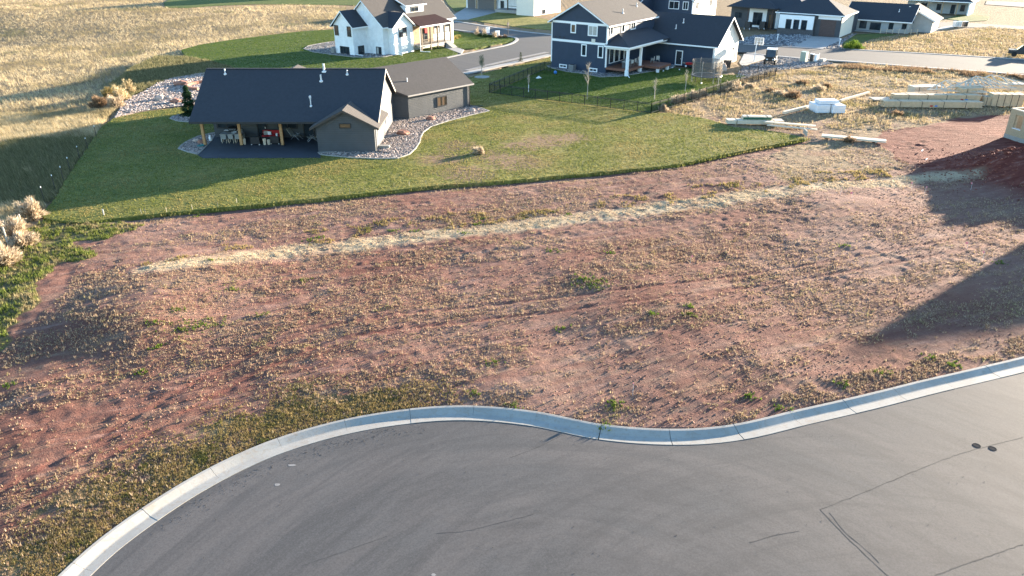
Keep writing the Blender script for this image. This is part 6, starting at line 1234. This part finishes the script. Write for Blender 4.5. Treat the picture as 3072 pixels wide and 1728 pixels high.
# white wrapped bundles
for l_, sz, z_, lb in (((36.91, 89.42), (1.7, 2.2, .98), 0, 'left white wrapped bundle on the dry plot'), ((38.71, 89.25), (1.6, 2.6, .95), 0, 'right white wrapped bundle on the dry plot'), (((37.64, 89.25)[0], (37.64, 89.25)[1] + 1.0), (2.4, 1.5, .42), .99, 'white wrapped bundle lying on top of the other two')):
    t = thing('wrapped_bundle', lb, 'wrapped bundle', (l_[0], l_[1] + sz[1] / 2 if z_ == 0 else l_[1] + .2, z_), 4, 'white wrapped bundles'); sx, sy, sz_ = sz; mb = MB(); mb.box(-sx / 2, sx / 2, -sy / 2, sy / 2, .02, sz_)
    ob = mb.build('wrapping', 'wrap', t); bv = ob.modifiers.new('bevel', 'BEVEL'); bv.width = .06; bv.segments = 2; mb = MB(); mb.box(-sx / 2 + .2, sx / 2 - .2, -sy / 2 - .012, sy / 2 + .012, sz_ * .45, sz_ * .5); mb.build('tape', 'galv', t)
def plank(p, q, w_, h_, z, lb, mat='lumber_pale'):
    t = thing('long_plank', lb, 'plank', ((p[0] + q[0]) / 2, (p[1] + q[1]) / 2, 0)); mb = MB(); c = t.location; beam(mb, (p[0] - c[0], p[1] - c[1], z), (q[0] - c[0], q[1] - c[1], z), w_, h_); mb.build('board', mat, t); return t
plank((32.14, 88.90), (37.74, 93.42), .35, .3, .35, 'long pale beam leading to the left white bundle'); plank((41.54, 95.74), (47.39, 100.92), .3, .25, .3, 'long pale beam leading away behind the white bundles')
# stack in three tiers with the green wrap
o = stack('lumber_stack', 'lowest wide lumber bundle at the lawn corner', (27.28, 84.13), -3, 6.2, 1.1, 3, .14, 'lumber_pale', n=5); 
o2 = stack('lumber_stack', 'short lumber bundle on top at the lawn corner, with a green wrapped side', ((27.51, 84.13)[0], (27.51, 84.13)[1] + .1), -3, 3.2, .8, 3, .13, 'lumber_pale', z=.53, n=4, bearers=False); mb = MB(); mb.box(-1.55, 1.55, -.42, -.405, .03, .26); mb.build('wrap_side', 'green_wrap', o2)
plank((28.05, 83.20), (33.11, 81.25), .5, .12, .55, 'long pale board bridging the stacks toward the right'); plank((28.24, 82.59), (33.03, 80.52), .4, .1, .32, 'lower long board under the bridging one'); plank((31.48, 80.23), (31.34, 78.82), .12, .5, .5, 'small prop under the long board', 'lumber_grey')
stack('lumber_stack', 'thin stack of long boards lying by the red dug ground', (35.63, 77.18), -22, 6.2, .9, 2, .09, 'lumber_pale', n=5, straps=0)
stack('lumber_stack', 'short pale block of timber behind the big pile', (54.44, 100.48), 8, 3.9, 1.5, 4, .26, 'lumber_pale', n=5)
# the big pile: long bundles in front, trusses on top, panel stacks at right
o = stack('lumber_stack', 'longest front lumber bundle with red and blue print', (51.40, 92.67), -3, 11.8, 1.2, 5, .14, 'lumber', n=6, straps=4)
for x, c in ((-.2, 'red_paint'), (.35, 'blue_ball')): mb = MB(); mb.box(x - .12, x + .2, -.615, -.606, .2, .38); mb.build('printed_label', c, o)
o = stack('lumber_stack', 'second long lumber bundle lying behind the printed one', (52.77, 94.56), -2, 10.6, 1.2, 7, .15, 'lumber', z=.08, n=6, straps=4)
for x, c in ((3.0, 'red_paint'), (3.55, 'blue_ball')): mb = MB(); mb.box(x - .12, x + .2, -.615, -.606, .5, .68); mb.build('printed_label', c, o)
stack('lumber_stack', 'loose pale boards at the left end of the big pile', (49.70, 96.94), 2, 7.5, 1.6, 2, .07, 'lumber_grey', n=8, straps=0)
stack('lumber_stack', 'tilted boxed lumber bundle in the middle of the big pile', (58.12, 96.33), 14, 3.6, 1.3, 7, .22, 'lumber', z=.1, n=5)
o = stack('panel_stack', 'strapped panel stack at the right end of the big pile', (60.86, 93.42), -6, 3.6, 1.4, 9, .16, 'lumber', n=1, straps=4, group='panel stacks at the big pile', cat='panel stack')
stack('panel_stack', 'smaller strapped panel stack left of the tall one', (59.01, 93.80), -6, 1.3, 1.3, 8, .13, 'lumber', n=1, straps=2, group='panel stacks at the big pile', cat='panel stack')
stack('panel_stack', 'upper panel block resting at the back right of the pile', (64.99, 98.58), 4, 3.0, 1.3, 4, .2, 'lumber_pale', n=1, straps=1, z=.9, group='panel stacks at the big pile', cat='panel stack')
def truss(loc, rz, z, L, Hh, lb, tilt=0.0):
    t = thing('roof_truss', lb, 'truss', (loc[0], loc[1], z), rz, 'roof trusses lying on the pile'); t.rotation_euler = (R(tilt), 0, R(rz)); w_ = .15
    def mem(p, q, nm): mb = MB(); p = np.array(p, float); q = np.array(q, float); d = q - p; n = np.array((-d[1], d[0])) / np.linalg.norm(d) * w_ / 2; mb.prism([tuple(p + n), tuple(q + n), tuple(q - n), tuple(p - n)], 0, .1); mb.build(nm, 'lumber_pale', t)
    mem((-L / 2, 0), (L / 2, 0), 'bottom_chord'); mem((-L / 2, 0), (0, Hh), 'top_chord'); mem((L / 2, 0), (0, Hh), 'top_chord')
    for x in (-L / 3, -L / 6, 0, L / 6, L / 3): mem((x, .03), (x * .75, Hh * (1 - abs(x * .75) * 2 / L) - .03), 'web')
    for x in (-L / 4, L / 4): mem((x, .03), (x * .45, Hh * (1 - abs(x * .45) * 2 / L) - .05), 'web')
for i, (l_, rz, z_, tl, lb) in enumerate((((60.16, 96.94), 8, 1.75, 22, 'uppermost roof truss lying on the big pile'), ((59.39, 96.33), -4, 1.6, 20, 'second roof truss just under the uppermost'), ((56.53, 96.94), 12, 1.4, 16, 'roof truss sticking out to the left of the pile'), ((56.74, 95.74), -14, 1.25, 10, 'roof truss slanting across the middle of the pile'), ((62.34, 97.75), 2, 1.7, 24, 'roof truss at the back right of the pile'))):
    truss(l_, rz, z_, 8.5 if i != 3 else 6, 2.2, lb, tl)
for i, (l_, rz, z_, L_, lb) in enumerate((((55.47, 96.53), -16, 1.3, 5, 'loose board slanting over the middle of the pile'), ((51.88, 95.74), 5, 1.2, 6, 'loose board along the left of the pile'), ((49.07, 93.80), 3, .4, 6.5, 'loose board on the ground at the left of the pile'), ((58.93, 99.00), 6, 1.75, 6, 'loose board over the back of the pile'))):
    t = thing('loose_board', lb, 'board', (*l_, z_), rz, 'loose boards on the pile'); mb = MB(); mb.box(-L_ / 2, L_ / 2, -.07, .07, 0, .05); mb.build('board', 'lumber_pale', t)
for i, l_ in enumerate(((40.61, 72.72), (39.45, 69.58), (50.08, 72.12))): t = thing('wood_scrap', ('upper', 'lower', 'right')[i] + ' pale wood offcut on the red dug ground', 'offcut', (*l_, .1), 55, 'offcuts on the dug ground'); mb = MB(); mb.cbox(0, 0, .03, .7, .09, .05); mb.build('piece', 'white', t)
# clods on the soil heap
ang = rng.uniform(0, 6.28, 2600); rad = np.abs(rng.normal(0, 3.6, 2600)); mx_, my_ = (45.96, 66.57); X = mx_ + rad * np.cos(ang) * 1.5; Y = my_ + rad * np.sin(ang)
M['clod'] = stone_mat('red_clod', [(0, (.10, .025, .018)), (.6, (.20, .06, .042)), (1, (.32, .13, .09))])
o = pebbles('soil_clods', np.c_[X, Y, base_z(X, Y) + .01], rng.uniform(.03, .12, len(X)), 'clod'); tag(o, 'dark red clods on the dug soil heap at the right edge', 'soil', kind='stuff')
# short ranch fence and drums by the grey house
t = thing('low_fence', 'low pale fence in front of the grey ranch house', 'fence', (0, 0, .06)); p_, q_ = np.array((75.37, 160.91)), np.array((82.38, 159.88))
for i in range(7): c = p_ + (q_ - p_) * i / 6; mb = MB(); mb.box(c[0] - .05, c[0] + .05, c[1] - .05, c[1] + .05, 0, 1.0); mb.build('post', 'lumber_pale', t)
for z in (.45, .85): mb = MB(); beam(mb, (*p_, z), (*q_, z), .04, .1); mb.build('rail', 'lumber_grey', t)
for i, l_ in enumerate(((96.50, 171.90), (97.30, 171.90), (98.61, 171.90))): t = thing('street_bin', ('left', 'middle', 'right')[i] + ' pale wheeled bin at the kerb beyond the grey house', 'bin', (*l_, .08), 20, 'bins at the far kerb'); mb = MB(); mb.box(-.35, .35, -.4, .4, .08, 1.1); mb.build('body', 'galv' if i < 2 else 'black', t); mb = MB(); mb.cbox(0, 0, 1.14, .8, .9, .07, 0, .06); mb.build('lid', 'white', t)

ordinals('rusty bushes on the open plot', '%s rusty dry bush from the left on the open plot')
ordinals('dry bushes outside the fence', '%s pale dry bush from the left outside the black fence')
ordinals('pink survey flags in the lot', '%s pink survey flag from the left in the bare lot')
ordinals('stakes along the lawn edge', '%s thin pale wooden stake from the left along the lawn edge')
ordinals('steel posts along the field edge', '%s dark steel fence post from the left at the field edge')

X, Y = seeds(30000, 44, 84, 104, 130, lambda x, y: (segdist(x, y, [(50.06, 122.78), (57.20, 119.74), (63.44, 117.69), (71.38, 113.78), (76.29, 110.61)]) < 2.2) * sstep(fbm(x, y, 2.5, 4), .42, .56) * inpoly(x, y, dry_lot)); X, Y = X[:3500], Y[:3500]
o = tufts('street_edge_grass', X, Y, base_z(X, Y), rng.uniform(.25, .6, len(X)), rng.uniform(.15, .35, len(X)), 8, .03, 'bush_rust'); tag(o, 'brown grass clumps along the near side of the far street', 'dry grass', kind='stuff')
